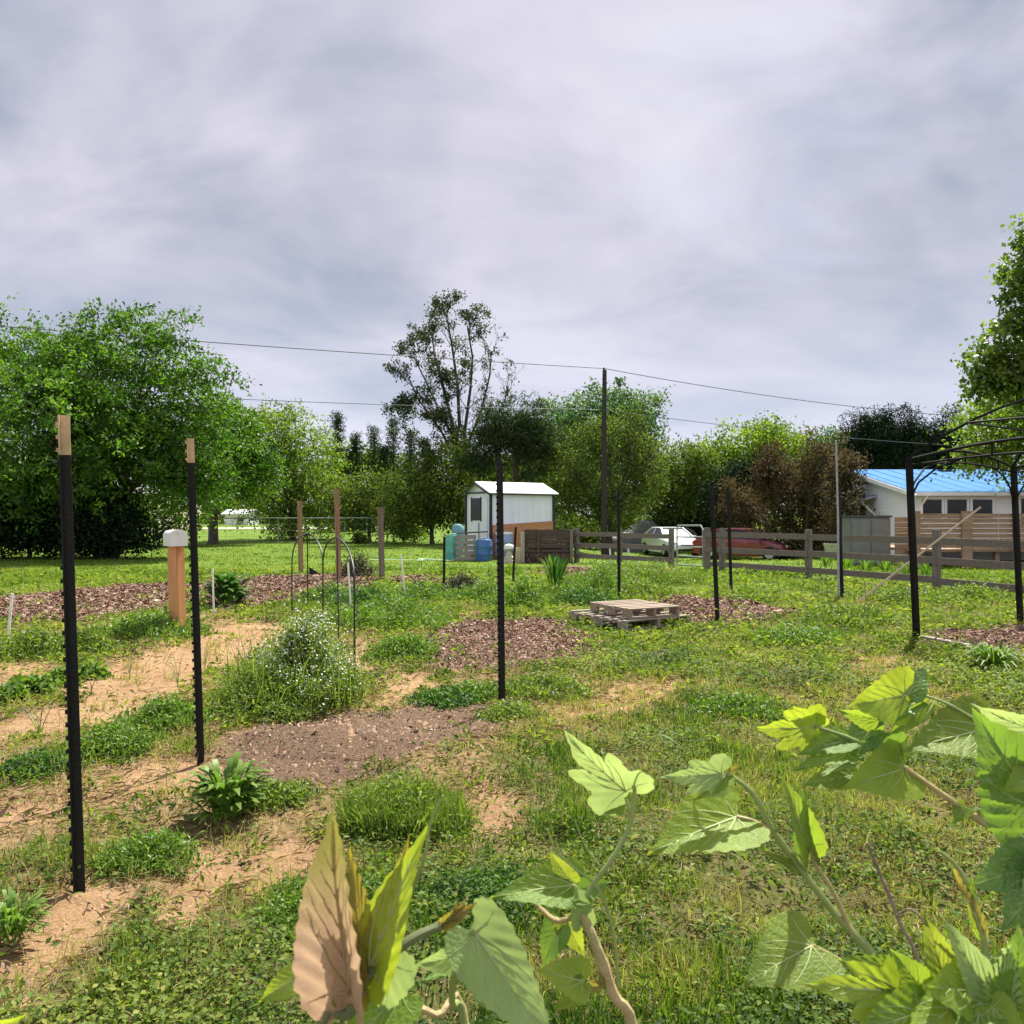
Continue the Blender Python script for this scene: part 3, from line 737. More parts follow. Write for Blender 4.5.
tree('pine_tree', 'dark crooked pine with tufted crown right behind the shed roof, the left one of two', 497, 42, [(494, 418, 17, 20), (486, 442, 20, 14), (505, 438, 16, 16), (480, 462, 22, 14)], L_CONE, 230, 34, .26, .36, .2, trunk_top=5.4, aspect=.16, holes=.42)
tree('pine_tree', 'dark pine with bare lower trunk right behind the shed roof, the right one of two', 517, 42, [(528, 418, 18, 20), (520, 436, 20, 16), (540, 440, 18, 18), (530, 462, 26, 18)], L_CONE, 260, 34, .26, .36, .2, trunk_top=5.6, aspect=.16, holes=.42)
tree('understorey_tree', 'brownish olive thicket tree directly behind the shed between the two pines', 508, 46, [(480, 480, 32, 26), (515, 478, 34, 26), (540, 490, 34, 30), (500, 505, 40, 20)], L_OLIVE, 430, 26, .18, .45, .12, holes=.42)
tree('poplar_tree', 'broad blue green tree rising behind the utility pole', 604, 62, [(600, 422, 52, 32), (562, 436, 26, 30), (640, 430, 24, 32), (600, 458, 56, 34), (615, 405, 30, 16)], L_BLUE, 760, 30, .26, .5, .26, holes=.36, whips=14)
tree('ivy_tree', 'olive green tree with ivy clad dark trunk beside the utility pole', 611, 42, [(572, 470, 24, 26), (612, 446, 26, 30), (644, 480, 20, 30), (604, 512, 44, 16), (560, 505, 22, 18), (630, 430, 16, 22), (590, 440, 22, 22), (652, 452, 14, 20), (585, 490, 26, 20), (626, 500, 24, 22), (556, 452, 14, 14)], L_OLIVE, 760, 28, .14, .34, .2, holes=.5, stems=3, nlimb=22, whips=14)
tree('broadleaf_tree', 'small loose pale green tree above the white car', 680, 48, [(676, 490, 24, 36), (690, 464, 22, 20), (664, 505, 24, 22), (704, 480, 18, 28), (668, 456, 12, 14)], L_OLIVE, 380, 26, .18, .45, .13, holes=.48)
tree('broadleaf_tree', 'rounded bright green tree above the red car', 738, 50, [(752, 446, 46, 26), (712, 466, 32, 28), (772, 440, 28, 18), (735, 492, 48, 30), (700, 492, 24, 30)], L_LIGHT, 640, 30, .22, .5, .24, holes=.36)
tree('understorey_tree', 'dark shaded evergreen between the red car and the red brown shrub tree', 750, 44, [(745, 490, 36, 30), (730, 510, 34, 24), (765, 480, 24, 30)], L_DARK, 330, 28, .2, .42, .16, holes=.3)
tree('copper_tree', 'reddish brown leaved shrub tree beside the white house', 808, 36, [(796, 484, 30, 30, 2), (776, 512, 26, 30, 5), (820, 492, 24, 32), (806, 530, 34, 26, 1), (803, 508, 14, 38, -4.5), (811, 538, 14, 22, -3), (806, 478, 12, 18, -4), (818, 460, 18, 16), (782, 468, 14, 14, 2), (830, 470, 9, 14)], L_RED, 900, 34, .13, .30, .12, holes=.42, stems=4, whips=12)
tree('broadleaf_tree', 'mid green tree peeking over the left end of the blue roof', 838, 52, [(828, 450, 26, 22), (858, 462, 28, 14), (886, 466, 30, 12), (812, 462, 20, 18)], L_RICH, 330, 26, .22, .45, .2, holes=.36)
for px, py, a_, b_, lab in ((870, 448, 28, 26, 'dark pine over the blue roof, leftmost of three'), (906, 448, 30, 26, 'dark pine over the blue roof, middle of three'), (944, 450, 30, 28, 'dark pine over the blue roof next to the yellow green tree')):
    tree('pine_tree', lab, px, 50, [(px, py, a_, b_), (px - 10, py + 14, a_, b_ * .8), (px + 12, py + 16, a_, b_ * .8), (px + 4, py - 8, a_ * .6, b_ * .7)], L_DARK, 320, 36, .34, .42, .25, aspect=.14, holes=.28, whips=6)
# right edge
tree('maple_tree', 'tall large leaved tree at the top right edge of the picture', 1105, 20,
     [(1030, 262, 20, 22), (1044, 288, 32, 24), (1052, 322, 40, 30), (1006, 330, 20, 18), (996, 356, 24, 18), (1036, 352, 42, 22), (984, 374, 18, 14), (1016, 382, 32, 14), (1100, 320, 54, 64), (1066, 380, 56, 28)], L_MAPLE, 620, 34, .125, .26, .22, holes=.56, spray=.8, aspect=.75, nlimb=18, whips=8)
tree('light_green_tree', 'yellow green lacy tree below the tall right edge tree, over the gazebo frame', 1050, 27,
     [(1000, 430, 44, 26), (1045, 440, 58, 44), (990, 455, 34, 18), (1060, 400, 50, 26), (1020, 405, 40, 16)], L_LIGHT, 520, 26, .15, .36, .16, holes=.5, nlimb=20)

# the mass of woods closing the view
x = RNG.uniform(-70, 78, 5200); y = RNG.uniform(78, 96, 5200); crest = 5.2 + 3.2 * fbm(x, x * 0, .09, 8) + 1.2 * np.sin(x * .3)
x = x[:]; z = RNG.uniform(0, 1, len(x)) ** .8 * crest + .3
ctr = np.stack([x, y, z], 1); ctr = ctr[vnoise(x, z, .35, 77) > .30]
wo_ = clump_leaves('far_woods', ctr, 16, .75, .5, L_OLIVE, None, aspect=.6)
tag(wo_, kind='stuff')
# shaded shrubs under the big left tree
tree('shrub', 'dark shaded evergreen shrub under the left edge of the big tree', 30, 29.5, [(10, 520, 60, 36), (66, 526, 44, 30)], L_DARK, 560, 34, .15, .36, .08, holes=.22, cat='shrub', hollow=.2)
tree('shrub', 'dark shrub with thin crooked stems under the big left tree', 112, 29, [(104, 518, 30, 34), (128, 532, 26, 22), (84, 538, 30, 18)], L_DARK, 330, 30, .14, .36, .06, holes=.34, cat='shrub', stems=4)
tree('shrub', 'open green shrub with gaps showing pale house behind the mailbox', 160, 40, [(150, 518, 22, 24), (178, 526, 20, 18), (190, 505, 22, 24)], L_OLIVE, 120, 22, .17, .4, .06, holes=.5, cat='shrub', stems=5, nlimb=10)
tree('shrub', 'round clipped dark shrub on the far lawn behind the wire trellis', 359, 45, [(359, 541, 7, 6)], L_OLIVE, 40, 30, .14, .16, .05, cat='shrub', hollow=.2)
tree('shrub', 'dark evergreen shrub behind the fence between the compost bin and the white car', 590, 50, [(572, 530, 24, 18), (598, 534, 26, 14), (620, 528, 18, 18)], L_OLIVE, 220, 28, .2, .4, .06, holes=.25, cat='shrub', hollow=.2)
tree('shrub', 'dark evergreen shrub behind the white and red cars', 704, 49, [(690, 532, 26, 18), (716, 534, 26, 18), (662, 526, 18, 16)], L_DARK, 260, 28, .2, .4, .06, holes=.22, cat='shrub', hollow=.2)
tree('shrub', 'bright green shrub against the far wire fence', 404, 46, [(404, 528, 12, 12), (416, 534, 9, 8)], L_LIGHT, 70, 26, .16, .28, .05, cat='shrub')

# ------------------------------------------------------------------ utility pole and lines
POLE = woodmat('creosoted_pole', (.045, .036, .03), (.02, .016, .014)); DARKM = mat('black_metal', (.02, .022, .024), .5, .3, 8)
WIRE = mat('wire', (.10, .10, .11), .6)
pd = 38; pz = H(4.35, pd)
up = thing('utility_pole', 'tall dark wooden utility pole behind the board fence', 'utility pole', (4.35, pd, pz))
ptop = 8.45 - pz
b = MB(); b.tube([(0, 0, -.3), (0, 0, ptop * .5), (.03, 0, ptop)], [.15, .125, .10], 12); b.build('shaft', POLE, up, smooth=True)
b = MB(); b.box((0, -.13, ptop - .12), (.10, .10, .24)); b.lathe([(.03, ptop), (.05, ptop + .03), (.05, ptop + .08), (.02, ptop + .13)], 10); b.build('insulator', DARKM, up, smooth=True)
b = MB(); b.box((0, -.14, ptop - 1.9), (.09, .09, .3)); b.build('cable_clamp', DARKM, up)
def wire(pts_, name, label, sag, r=.018):
    a, c = Vector(pts_[0]), Vector(pts_[1]); ps = []
    for i in range(41):
        t = i / 40; q = a.lerp(c, t); q.z -= 4 * sag * t * (1 - t); ps.append(q - a)
    t_ = MB().tube(ps, r, 5).build(name, WIRE, smooth=True); t_.location = a
    return tag(t_, label, 'power line')
pt_ = Vector((4.35, pd, 8.53))
wire((pt_, (-40, 19.6, 8.6)), 'power_line', 'top overhead wire from the utility pole to the big left tree', .25)
wire((pt_, (46, 55.5, 8.3)), 'power_line', 'top overhead wire from the utility pole sagging down to the right', 1.0)
pt_ = Vector((4.35, pd - .16, 6.55))
wire((pt_, (-40, 19.6, 6.7)), 'power_line', 'lower overhead wire left of the utility pole behind the tall tree', .5, .014)
wire((pt_, (46, 55.5, 6.2)), 'power_line', 'lower overhead wire right of the utility pole above the small pale tree', .7, .014)

# ------------------------------------------------------------------ left background: house, white shed, carport, wire fence
WHITE = mat('white_paint', (.74, .75, .74), .55, .06, 3); WHITE_D = mat('weathered_white', (.62, .64, .64), .6, .1, 3)
GLASS = mat('dark_window_glass', (.012, .014, .016), .15, .1, 2, spec=.25); GREYR = mat('grey_shingles', (.22, .21, .21), .9, .2, 9, .4, 20)
def simple_house(name, label, cat, x0, x1, y0, y1, hw, rise, mwall, mroof, wins, ax='x'):
    cx, cy = (x0 + x1) / 2, (y0 + y1) / 2; z0 = min(H(cx, y0), H(cx, y1)) - .1
    t = thing(name, label, cat, (cx, cy, z0)); lx, ly = (x1 - x0) / 2, (y1 - y0) / 2
    b = MB()
    if ax == 'x': b.prism([(-ly, 0), (ly, 0), (ly, hw), (0, hw + rise), (-ly, hw)], 'x', -lx, lx)
    else: b.prism([(-lx, 0), (lx, 0), (lx, hw), (0, hw + rise), (-lx, hw)], 'y', -ly, ly)
    b.build('wall', mwall, t)
    r = MB(); o_ = .25; th = .08
    w_ = ly if ax == 'x' else lx; L_ = lx if ax == 'x' else ly; s_ = rise / w_
    for sg in (-1, 1):
        pl = [(0, hw + rise + .02), (sg * (w_ + o_), hw - o_ * s_ + .02), (sg * (w_ + o_), hw - o_ * s_ + .02 + th), (0, hw + rise + .02 + th)]
        r.prism(pl, ax, -L_ - o_, L_ + o_)
    r.build('roof', mroof, t)
    for (u_, z_, w2, h2) in wins:
        f = MB().box((u_, -ly - .02, z_), (w2 + .16, .05, h2 + .16)).build('window', WHITE, t)
        MB().box((u_, -ly - .05, z_), (w2, .03, h2)).build('pane', GLASS, f)
    return t
simple_house('pale_house', 'pale house glimpsed through the stems of the big left tree', 'house', -36, -25.5, 58, 66, 2.9, 1.2, mat('cream_siding', (.66, .60, .42), .7, .06, 4), GREYR, [(-3.0, 1.6, 1.0, 1.2), (.5, 1.6, 1.0, 1.2), (3.5, 1.6, 1.0, 1.2)])
simple_house('white_outbuilding', 'small white outbuilding beyond the far lawn, right of the dark trunk', 'shed', -25.4, -23.3, 71, 74, 1.05, .35, WHITE, mat('pale_tin', (.62, .63, .62), .5), [(.4, .6, .5, .4)], 'x')
CARP = mat('carport_tin', (.10, .10, .095), .7, .3, 5)
cx, cy = -12.4, 61; cz = H(cx, cy)
t = thing('carport', 'low dark open carport at the far edge of the lawn', 'carport', (cx, cy, cz))
MB().box((0, 0, .95), (3.6, 3, .10)).build('roof', CARP, t); MB().box((0, 1.4, .45), (3.4, .06, .9)).build('back_wall', CARP, t)
for sx in (-1.65, 0, 1.65): MB().box((sx, -1.4, .45), (.1, .1, .9)).build('post', WHITE_D, t)
FGREY = mat('galvanised_wire', (.30, .31, .31), .5, .1, 5, metal=.5)
fy = 45.0
t = thing('wire_fence', 'long thin wire fence with top rail across the far left lawn', 'fence', (-9, fy, 0))
MB().tube([(-12, 0, 1.42), (0, 0, 1.44), (12, 0, 1.42)], .032, 6).build('top_rail', FGREY, t)
b = MB()
for k in range(60):
    xx = -11.8 + k * .4
    b.tube([(xx, 0, .05), (xx + .02, 0, 1.4)], .004, 3, False)
for zz_ in (.1, .4, .75, 1.1): b.tube([(-12, 0, zz_), (12, 0, zz_)], .005, 3, False)
b.build('mesh', FGREY, t)
for xx in (-11.9, -8, -4.1, 2.0, 3.5, 8.2, 11.9): MB().tube([(xx, .05, -.2), (xx, .05, 1.5)], .035, 6).build('post', FGREY, t)

# ------------------------------------------------------------------ white shed
sh_c = Vector((-.76, 29.0, 0)); ang = R(33)
SHEDW = mat('white_sheet_metal', (.72, .72, .78), .4, .05, 2, .06, 12, spec=.5); SHEDT = mat('black_trim', (.02, .02, .022), .5, .2, 6)
PLY = mat('orange_plywood', (.42, .19, .085), .7, .2, 5, .2, 20, stretch=(1, 1, 6))
ROOFW = mat('white_roof_sheet', (.78, .79, .80), .35, .05, 2, spec=.5)
t = thing('garden_shed', 'small white metal shed with black trim and orange plywood skirt', 'shed', sh_c, ang)
Lw, Ww, hw, rise = 2.75, 1.75, 2.42, .36                 # long side along local x, door gable at local x = 0 end
b = MB(); b.prism([(0, .2), (Ww, .2), (Ww, hw), (Ww / 2, hw + rise), (0, hw)], 'x', 0, Lw)
for k in range(1, 9): b.box((k * Lw / 9, -.004, 1.85), (.012, .012, 1.1))
b.build('wall', SHEDW, t)
r = MB()
for sg in (-1, 1):
    s_ = rise / (Ww / 2); e = Ww / 2 + .16
    r.prism([(Ww / 2, hw + rise + .012), (Ww / 2 + sg * e, hw + rise + .012 - e * s_), (Ww / 2 + sg * e, hw + rise + .045 - e * s_), (Ww / 2, hw + rise + .045)], 'x', -.14, Lw + .16)
rf = r.build('roof', ROOFW, t)
b = MB()                                               # black edges
for xx, yy in ((-.02, -.02), (-.02, Ww + .02), (Lw + .02, -.02)): b.box((xx, yy, 1.25), (.085, .085, 2.28))
b.bar((-.16, -.12, hw - .07), (-.16, Ww / 2, hw + rise - .02), .075, .03); b.bar((-.16, Ww + .12, hw - .07), (-.16, Ww / 2, hw + rise - .02), .075, .03)
b.box((-.03, Ww / 2, hw - .01), (.05, Ww, .05)); b.box((Lw / 2, -.12, hw - .075), (Lw + .2, .04, .05))
b.build('trim', SHEDT, t)
b = MB(); b.box((-.02, Ww / 2, 1.22), (.03, 1.30, 2.0)); dr_ = b.build('door', SHEDW, t)
MB().box((-.05, Ww / 2 + .10, 1.80), (.03, .62, .82)).build('window', GLASS, dr_)
b = MB()
for yy in (Ww / 2 - .25, Ww / 2 + .44): b.box((-.055, yy, 1.80), (.025, .05, .9))
b.box((-.05, Ww / 2 - .1, .95), (.02, .025, .7)); b.build('batten', SHEDT, dr_)
b = MB(); b.prism([(.04, .0), (Lw + .03, .0), (Lw + .03, 1.36), (.04, 1.22)], 'y', -.055, -.012); b.build('skirt', PLY, t)
b = MB()
for xx in (.1, Lw / 2, Lw - .1):
    for yy in (.15, Ww - .15): b.box((xx, yy, .09), (.2, .2, .22))
b.build('foundation_blocks', mat('grey_block', (.3, .29, .28), .9, .2, 8), t)

# ------------------------------------------------------------------ barrels and clutter by the shed
BLUE = mat('blue_plastic', (.045, .13, .30), .45, .1, 4); LAV = mat('faded_blue_plastic', (.26, .32, .50), .5, .12, 4); TEAL = mat('teal_plastic', (.10, .34, .27), .45, .15, 4)
TEALD = mat('blue_green_plastic', (.14, .30, .34), .4, .1, 4); GREYW = woodmat('grey_weathered_wood', (.27, .245, .21), (.15, .13, .11), 0); LIDW = mat('white_plastic', (.75, .76, .76), .4, .05, 4)
def barrel(label, px, py, wpx, hpx, m, lid=None):
    p_ = at(px, py); d = p_.y; r_ = wpx / F * d / 2; hh = hpx / F * d
    t = thing('barrel', label, 'barrel', p_)
    MB().lathe([(r_ * .9, .0), (r_ * .95, .02), (r_ * .98, hh * .1), (r_, hh * .3), (r_ * 1.03, hh * .32), (r_ * 1.03, hh * .35), (r_, hh * .37), (r_, hh * .64), (r_ * 1.03, hh * .66), (r_ * 1.03, hh * .69), (r_, hh * .71), (r_ * .97, hh * .93), (r_ * .9, hh * .985), (r_ * .84, hh), (r_ * .82, hh * .975)], 24).build('drum', m, t, smooth=True)
    MB().lathe([(r_ * .83, hh * .96), (r_ * .99, hh * .985), (r_ * 1.0, hh * 1.03), (r_ * .92, hh * 1.06), (.02, hh * 1.075)] if lid else [(.01, hh * .975), (r_ * .80, hh * .976), (r_ * .80, hh * .985), (.01, hh * .985)], 24).build('lid', lid or m, t, smooth=True)
    for a_ in ((.5, .2) if not lid else (.4,)): MB().lathe([(.05, 0), (.05, .05), (.03, .06)], 10, (r_ * a_, -r_ * .3, hh * .985 + (hh * .07 if lid else 0))).build('bung', m, t)
    return t
barrel('dark blue plastic barrel standing by the shed door', 484, 561, 16.5, 22, BLUE)
barrel('faded lavender blue barrel with a white lid at the shed corner', 504, 559, 18, 25, LAV, LIDW)
barrel('teal green plastic barrel left of the grey wooden pallet panel', 452, 560.5, 13, 26, TEAL)
p_ = at(458, 556); t = thing('compost_tumbler', 'blue green domed plastic compost tumbler behind the grey pallet panel', 'composter', p_)
MB().lathe([(.02, 0), (.20, .0), (.22, .5), (.24, .62), (.24, .95)], 20).build('tub', TEALD, t, smooth=True)
MB().lathe([(.26, .94), (.26, 1.0), (.235, 1.12), (.16, 1.22), (.02, 1.25)], 20).build('lid', TEALD, t, smooth=True)
p_ = at(466, 561); t = thing('pallet_panel', 'grey weathered pallet panel standing on edge between teal and blue barrels', 'pallet', p_, R(8), rot=(R(-5), 0, R(8)))
for k in range(5): MB().box((0, 0, .10 + k * .185), (.72, .022, .14)).build('slat', GREYW, t)
for xx in (-.3, .0, .3): MB().box((xx, .045, .45), (.05, .06, .9)).build('stringer', GREYW, t)
p_ = at(470, 560); p_.z = .965; t = tag(MB().box((0, 0, 0), (1.25, .5, .04), Matrix.Rotation(R(-3), 3, 'Y') @ Matrix.Rotation(R(6), 3, 'Z'), .006).build('black_board', mat('black_rubber', (.035, .037, .04), .7)), 'dark flat board lying on top of the pallet panel by the shed', 'board'); t.location = p_
p_ = at(509, 563.5); t = thing('garden_lantern', 'small stone pedestal lantern with a pale domed cap between the posts', 'garden ornament', p_)
ST = mat('pale_stone', (.42, .40, .30), .9, .2, 10, .3, 40)
MB().lathe([(.20, 0), (.20, .10), (.17, .12), (.17, .20), (.10, .25), (.08, .42), (.12, .46)], 14).build('pedestal', ST, t, smooth=True)
MB().lathe([(.03, .46), (.17, .47), (.18, .52), (.14, .60), (.03, .635)], 16).build('cap', mat('pale_cap', (.68, .67, .60), .7), t, smooth=True)
# garden hose: pale green coil on the lawn
p_ = at(437, 561); ps = []
for i in range(90):
    a_ = i / 89 * 2 * PI * 2.6; rr = .38 + .05 * math.sin(a_ * 1.7); ps.append((rr * math.cos(a_) * 1.5, rr * math.sin(a_), .05 + .02 * math.sin(a_ * 3)))
ps += [(-.9, -.2, .05), (-1.6, .1, .05), (-2.3, .0, .04)]
t = tag(MB().tube(ps, .016, 6).build('garden_hose', mat('pale_green_hose', (.45, .62, .42), .5), smooth=True), 'pale green garden hose coiled on the lawn left of the barrels', 'hose'); t.location = p_

# compost bin of old boards
FW = woodmat('old_fence_board', (.20, .165, .135), (.085, .07, .058), 0); FWP = woodmat('old_fence_post', (.20, .175, .15), (.09, .075, .062), 2)
DARKW = woodmat('dark_wet_board', (.10, .072, .052), (.04, .03, .024), 0)
p0 = at(524, 563); p1 = at(572, 563); t = thing('compost_bin', 'dark wooden board compost bin heaped with brown leaves below the shed', 'compost bin', p0)
wv = (p1 - p0); wl = wv.length
for k in range(7): MB().box((wl / 2, .03, .09 + k * .155), (wl, .03, .125 if k not in (2,) else .10)).build('front_board', DARKW, t)
for k in range(7): MB().box((wl / 2, 1.2, .09 + k * .155), (wl, .03, .13)).build('back_board', DARKW, t)
for sx in (.02, wl - .02):
    for k in range(7): MB().box((sx, .62, .09 + k * .155), (.03, 1.1, .13)).build('side_board', DARKW, t)
MB().box((-.05, -.03, .42), (.13, .13, 1.2)).build('corner_post', woodmat('pale_post', (.36, .32, .25), (.22, .19, .15)), t)
MB().box((wl * .30, -.03, .55), (.08, .06, 1.1)).build('corner_post', DARKW, t); MB().box((wl - .02, -.03, .55), (.1, .08, 1.1)).build('corner_post', FWP, t)
tag(MB().box((-.18, -.05, .26), (.30, .05, .52)).build('side_panel', mat('yellow_ply', (.42, .36, .20), .8), t), 'pale yellowish panel at the left end')
nn = 2600; qx = RNG.uniform(.05, wl - .05, nn); qy = RNG.uniform(.08, 1.1, nn); qz = .45 + .35 * np.sin(qx / wl * PI) * np.sin(np.clip(qy / 1.15, 0, 1) * PI) * RNG.uniform(.8, 1.1, nn)
L_DEAD = leafmat('dead_leaves', [(.05, .03, .02), (.11, .06, .04), (.18, .11, .075), (.26, .18, .13)], .1, .8)
hp = leaf_cards('leaf_heap', np.stack([qx, qy, qz], 1), rand_dirs(nn), unit(rand_dirs(nn) + np.array([[0, 0, 1]])), RNG.uniform(.06, .14, nn), .06, RNG.uniform(0, 1, nn), L_DEAD, t); hp['kind'] = 'stuff'
nn = 900; qx = RNG.uniform(.1, wl - .1, nn); qz = RNG.uniform(.05, .62, nn); qy = -.05 - RNG.uniform(0, .12, nn) * (1 - qz)
hp = leaf_cards('spilled_leaves', np.stack([qx, qy, qz * .5], 1), rand_dirs(nn), unit(rand_dirs(nn) + np.array([[0, -1, .4]])), RNG.uniform(.05, .12, nn), .05, RNG.uniform(0, 1, nn), L_DEAD, t); hp['kind'] = 'stuff'

# ------------------------------------------------------------------ board fence and gate
FP = [(577, 562.5), (620, 564.5), (672, 567)]; FP2 = [(708, 571), (723, 572), (810, 577.5), (939, 590.5), (1128, 609)]
def board_fence(label, pp, z_rails, rail_ends, post_h):
    pts = [at(*q) for q in pp]; t = thing('board_fence', label, 'fence', pts[0]); o_ = pts[0]
    for k, q in enumerate(pts):
        hh = post_h[k]; M = Matrix.Rotation(R(33), 3, 'Z')
        b = MB().box(q - o_ + Vector((0, .10, hh / 2 - .1)), (.15, .13, hh + .2), M, .012); b.build('post', FWP, t)
    for i in range(len(pts) - 1):
        for z_ in z_rails:
            a = pts[i] - o_ + Vector((-.03, -.02, z_ + random.uniform(-.015, .015))); c = pts[i + 1] - o_ + Vector((-.03, -.02, z_ + random.uniform(-.015, .015)))
            if i == len(pts) - 2 and rail_ends: c = c + (c - a) * .0
            dv = (c - a).normalized(); b = MB().bar(a - dv * .03 if i else a - dv * .1, c - dv * .036, .145, .032); b.build('rail', FW, t)
    return t
board_fence('grey three board fence section left of the gate, behind the green bushes', FP, (.95, .58, .22), False, (1.15, 1.12, 1.2))
board_fence('long grey three board fence running from the gate toward the right edge', FP2, (1.02, .60, .19), True, (1.22, 1.2, 1.22, 1.25, 1.25))
g0, g1 = at(677, 568), at(703, 570.5); t = thing('tube_gate', 'narrow grey metal tube gate between two wooden fence posts', 'gate', g0); gv = g1 - g0
b = MB(); zt = 1.28
b.tube([(0, 0, .12), (0, 0, zt - .1), gv * .04 + Vector((0, 0, zt)), gv * .92 + Vector((0, 0, zt)), gv + Vector((0, 0, zt - .12)), gv + Vector((0, 0, .12)), (0, 0, .12)], .025, 8)
b.build('frame', mat('galvanised_tube', (.34, .35, .35), .45, .1, 5, metal=.6), t, smooth=True)
for z_ in (.38, .66, .95): MB().tube([(0, 0, z_), gv + Vector((0, 0, z_))], .02, 8).build('bar', bpy.data.materials['galvanised_tube'], t, smooth=True)
for px, py, ph in ((609, 563, 27), (627, 563, 27)):
    q = at(px, py); q.y -= .5; hh = .62
    o_ = tag(MB().tube([(0, 0, -.1), (-.04, 0, hh)], .03, 8).build('plastic_pipe', LIDW, smooth=True), 'white plastic pipe stub leaning at the fence, ' + ('left one' if px < 615 else 'right one beside the utility pole'), 'pipe', 'white pipe stubs at the fence'); o_.location = q
q = at(840, 601)
o_ = tag(MB().tube([(0, 0, -.3), (.0, .02, 1.5), (-.03, .03, 2.9)], [.021, .021, .019], 8).build('grey_pole', mat('grey_pipe', (.30, .31, .29), .6), smooth=True), 'tall thin grey pole strapped behind a black T post near the house', 'pole'); o_.location = q + Vector((0, .07, 0))
a = at(853, 603); c = P(981, 507, 13.3)
o_ = tag(MB().tube([(0, 0, -.05), (c - a) * .5 + Vector((0, 0, -.03)), c - a], [.020, .019, .017], 8).build('leaning_pole', mat('bamboo', (.46, .37, .28), .6, .15, 4), smooth=True), 'long pale wooden pole leaning diagonally on the fence before the house', 'pole'); o_.location = a

# ------------------------------------------------------------------ blue roofed house and its yard
m, n, l, out = nt('white_lap_siding')
p = n.new('ShaderNodeBsdfPrincipled'); p.inputs['Roughness'].default_value = .55; p.inputs['Base Color'].default_value = (.80, .79, .75, 1)
tc = n.new('ShaderNodeTexCoord'); sx = n.new('ShaderNodeSeparateXYZ'); l.new(tc.outputs['Object'], sx.inputs[0])
fr = n.new('ShaderNodeMath'); fr.operation = 'MULTIPLY'; fr.inputs[1].default_value = 6.5; l.new(sx.outputs[2], fr.inputs[0])
f2 = n.new('ShaderNodeMath'); f2.operation = 'FRACT'; l.new(fr.outputs[0], f2.inputs[0])
bp = n.new('ShaderNodeBump'); bp.inputs['Strength'].default_value = 1; bp.inputs['Distance'].default_value = .05; bp.invert = True
l.new(f2.outputs[0], bp.inputs['Height']); l.new(bp.outputs[0], p.inputs['Normal']); l.new(p.outputs[0], out.inputs[0]); SIDING = m
BROOF = mat('blue_metal_roof', (.10, .215, .42), .95, .06, 1.5, metal=.0, spec=.0)
hx0, hx1, hy0, hy1 = 14.1, 36.0, 28.0, 38.0; hw, rise = 2.42, .98
t = thing('house', 'long low white sided house with a bright blue metal roof', 'house', (hx0, hy0, 0))
LX, LY = hx1 - hx0, hy1 - hy0
MB().prism([(0, -.6), (LY, -.6), (LY, hw), (LY / 2, hw + rise), (0, hw)], 'x', 0, LX).build('wall', SIDING, t)
r = MB(); s_ = rise / (LY / 2); e = LY / 2 + .45
for sg in (-1, 1): r.prism([(LY / 2, hw + rise + .01), (LY / 2 + sg * e, hw + rise + .01 - e * s_), (LY / 2 + sg * e, hw + rise + .06 - e * s_), (LY / 2, hw + rise + .06)], 'x', -.35, LX + .35)
k = 0.0
while k < LX: 
    r.bar((k, LY / 2 - .05, hw + rise + .07), (k, LY / 2 - e + .03, hw + rise + .066 - e * s_), .010, .02); k += .62
rf = r.build('roof', BROOF, t)
MB().lathe([(.07, 0), (.07, .28)], 10, (5.1, LY / 2 - 1.0, hw + rise - .15)).build('vent_pipe', DARKM, rf); MB().box((3.4, LY / 2 - .5, hw + rise - .0), (.5, .3, .1), None, .02).build('ridge_vent', DARKM, rf)
b = MB(); b.box((LX / 2, -.42, hw - .115), (LX + .7, .03, .15)); b.box((LX / 2, -.21, hw - .13), (LX, .42, .02))
for sg in (-1, 1): b.bar((-.37, LY / 2, hw + rise - .05), (-.37, LY / 2 + sg * e, hw + rise - .05 - e * s_), .15, .03)
b.build('fascia', WHITE, t)
b = MB(); b.prism([(-.58, hw - .17), (-.44, hw - .17), (-.44, hw - .05), (-.45, hw - .05), (-.45, hw - .16), (-.57, hw - .16), (-.57, hw - .05), (-.58, hw - .05)], 'x', -.3, LX + .3); b.tube([(.14, -.50, hw - .15), (.14, -.1, hw - .45), (.14, -.06, hw - .5), (.14, -.06, -.1)], .04, 8); b.build('gutter', WHITE, t)
for px in (931, 956, 981.5):
    u_ = (px - 512) / F * hy0 - hx0
    f = MB().box((u_, -.03, 1.80), (.86, .06, .84)).build('window', WHITE, t); MB().box((u_, -.065, 1.80), (.66, .03, .64)).build('pane', GLASS, f)
for u_ in (4.0, 5.2, 8.5):
    f = MB().box((u_, -.03, 1.7), (1.0, .06, 1.1)).build('window', WHITE, t); MB().box((u_, -.065, 1.7), (.8, .03, .9)).build('pane', GLASS, f)
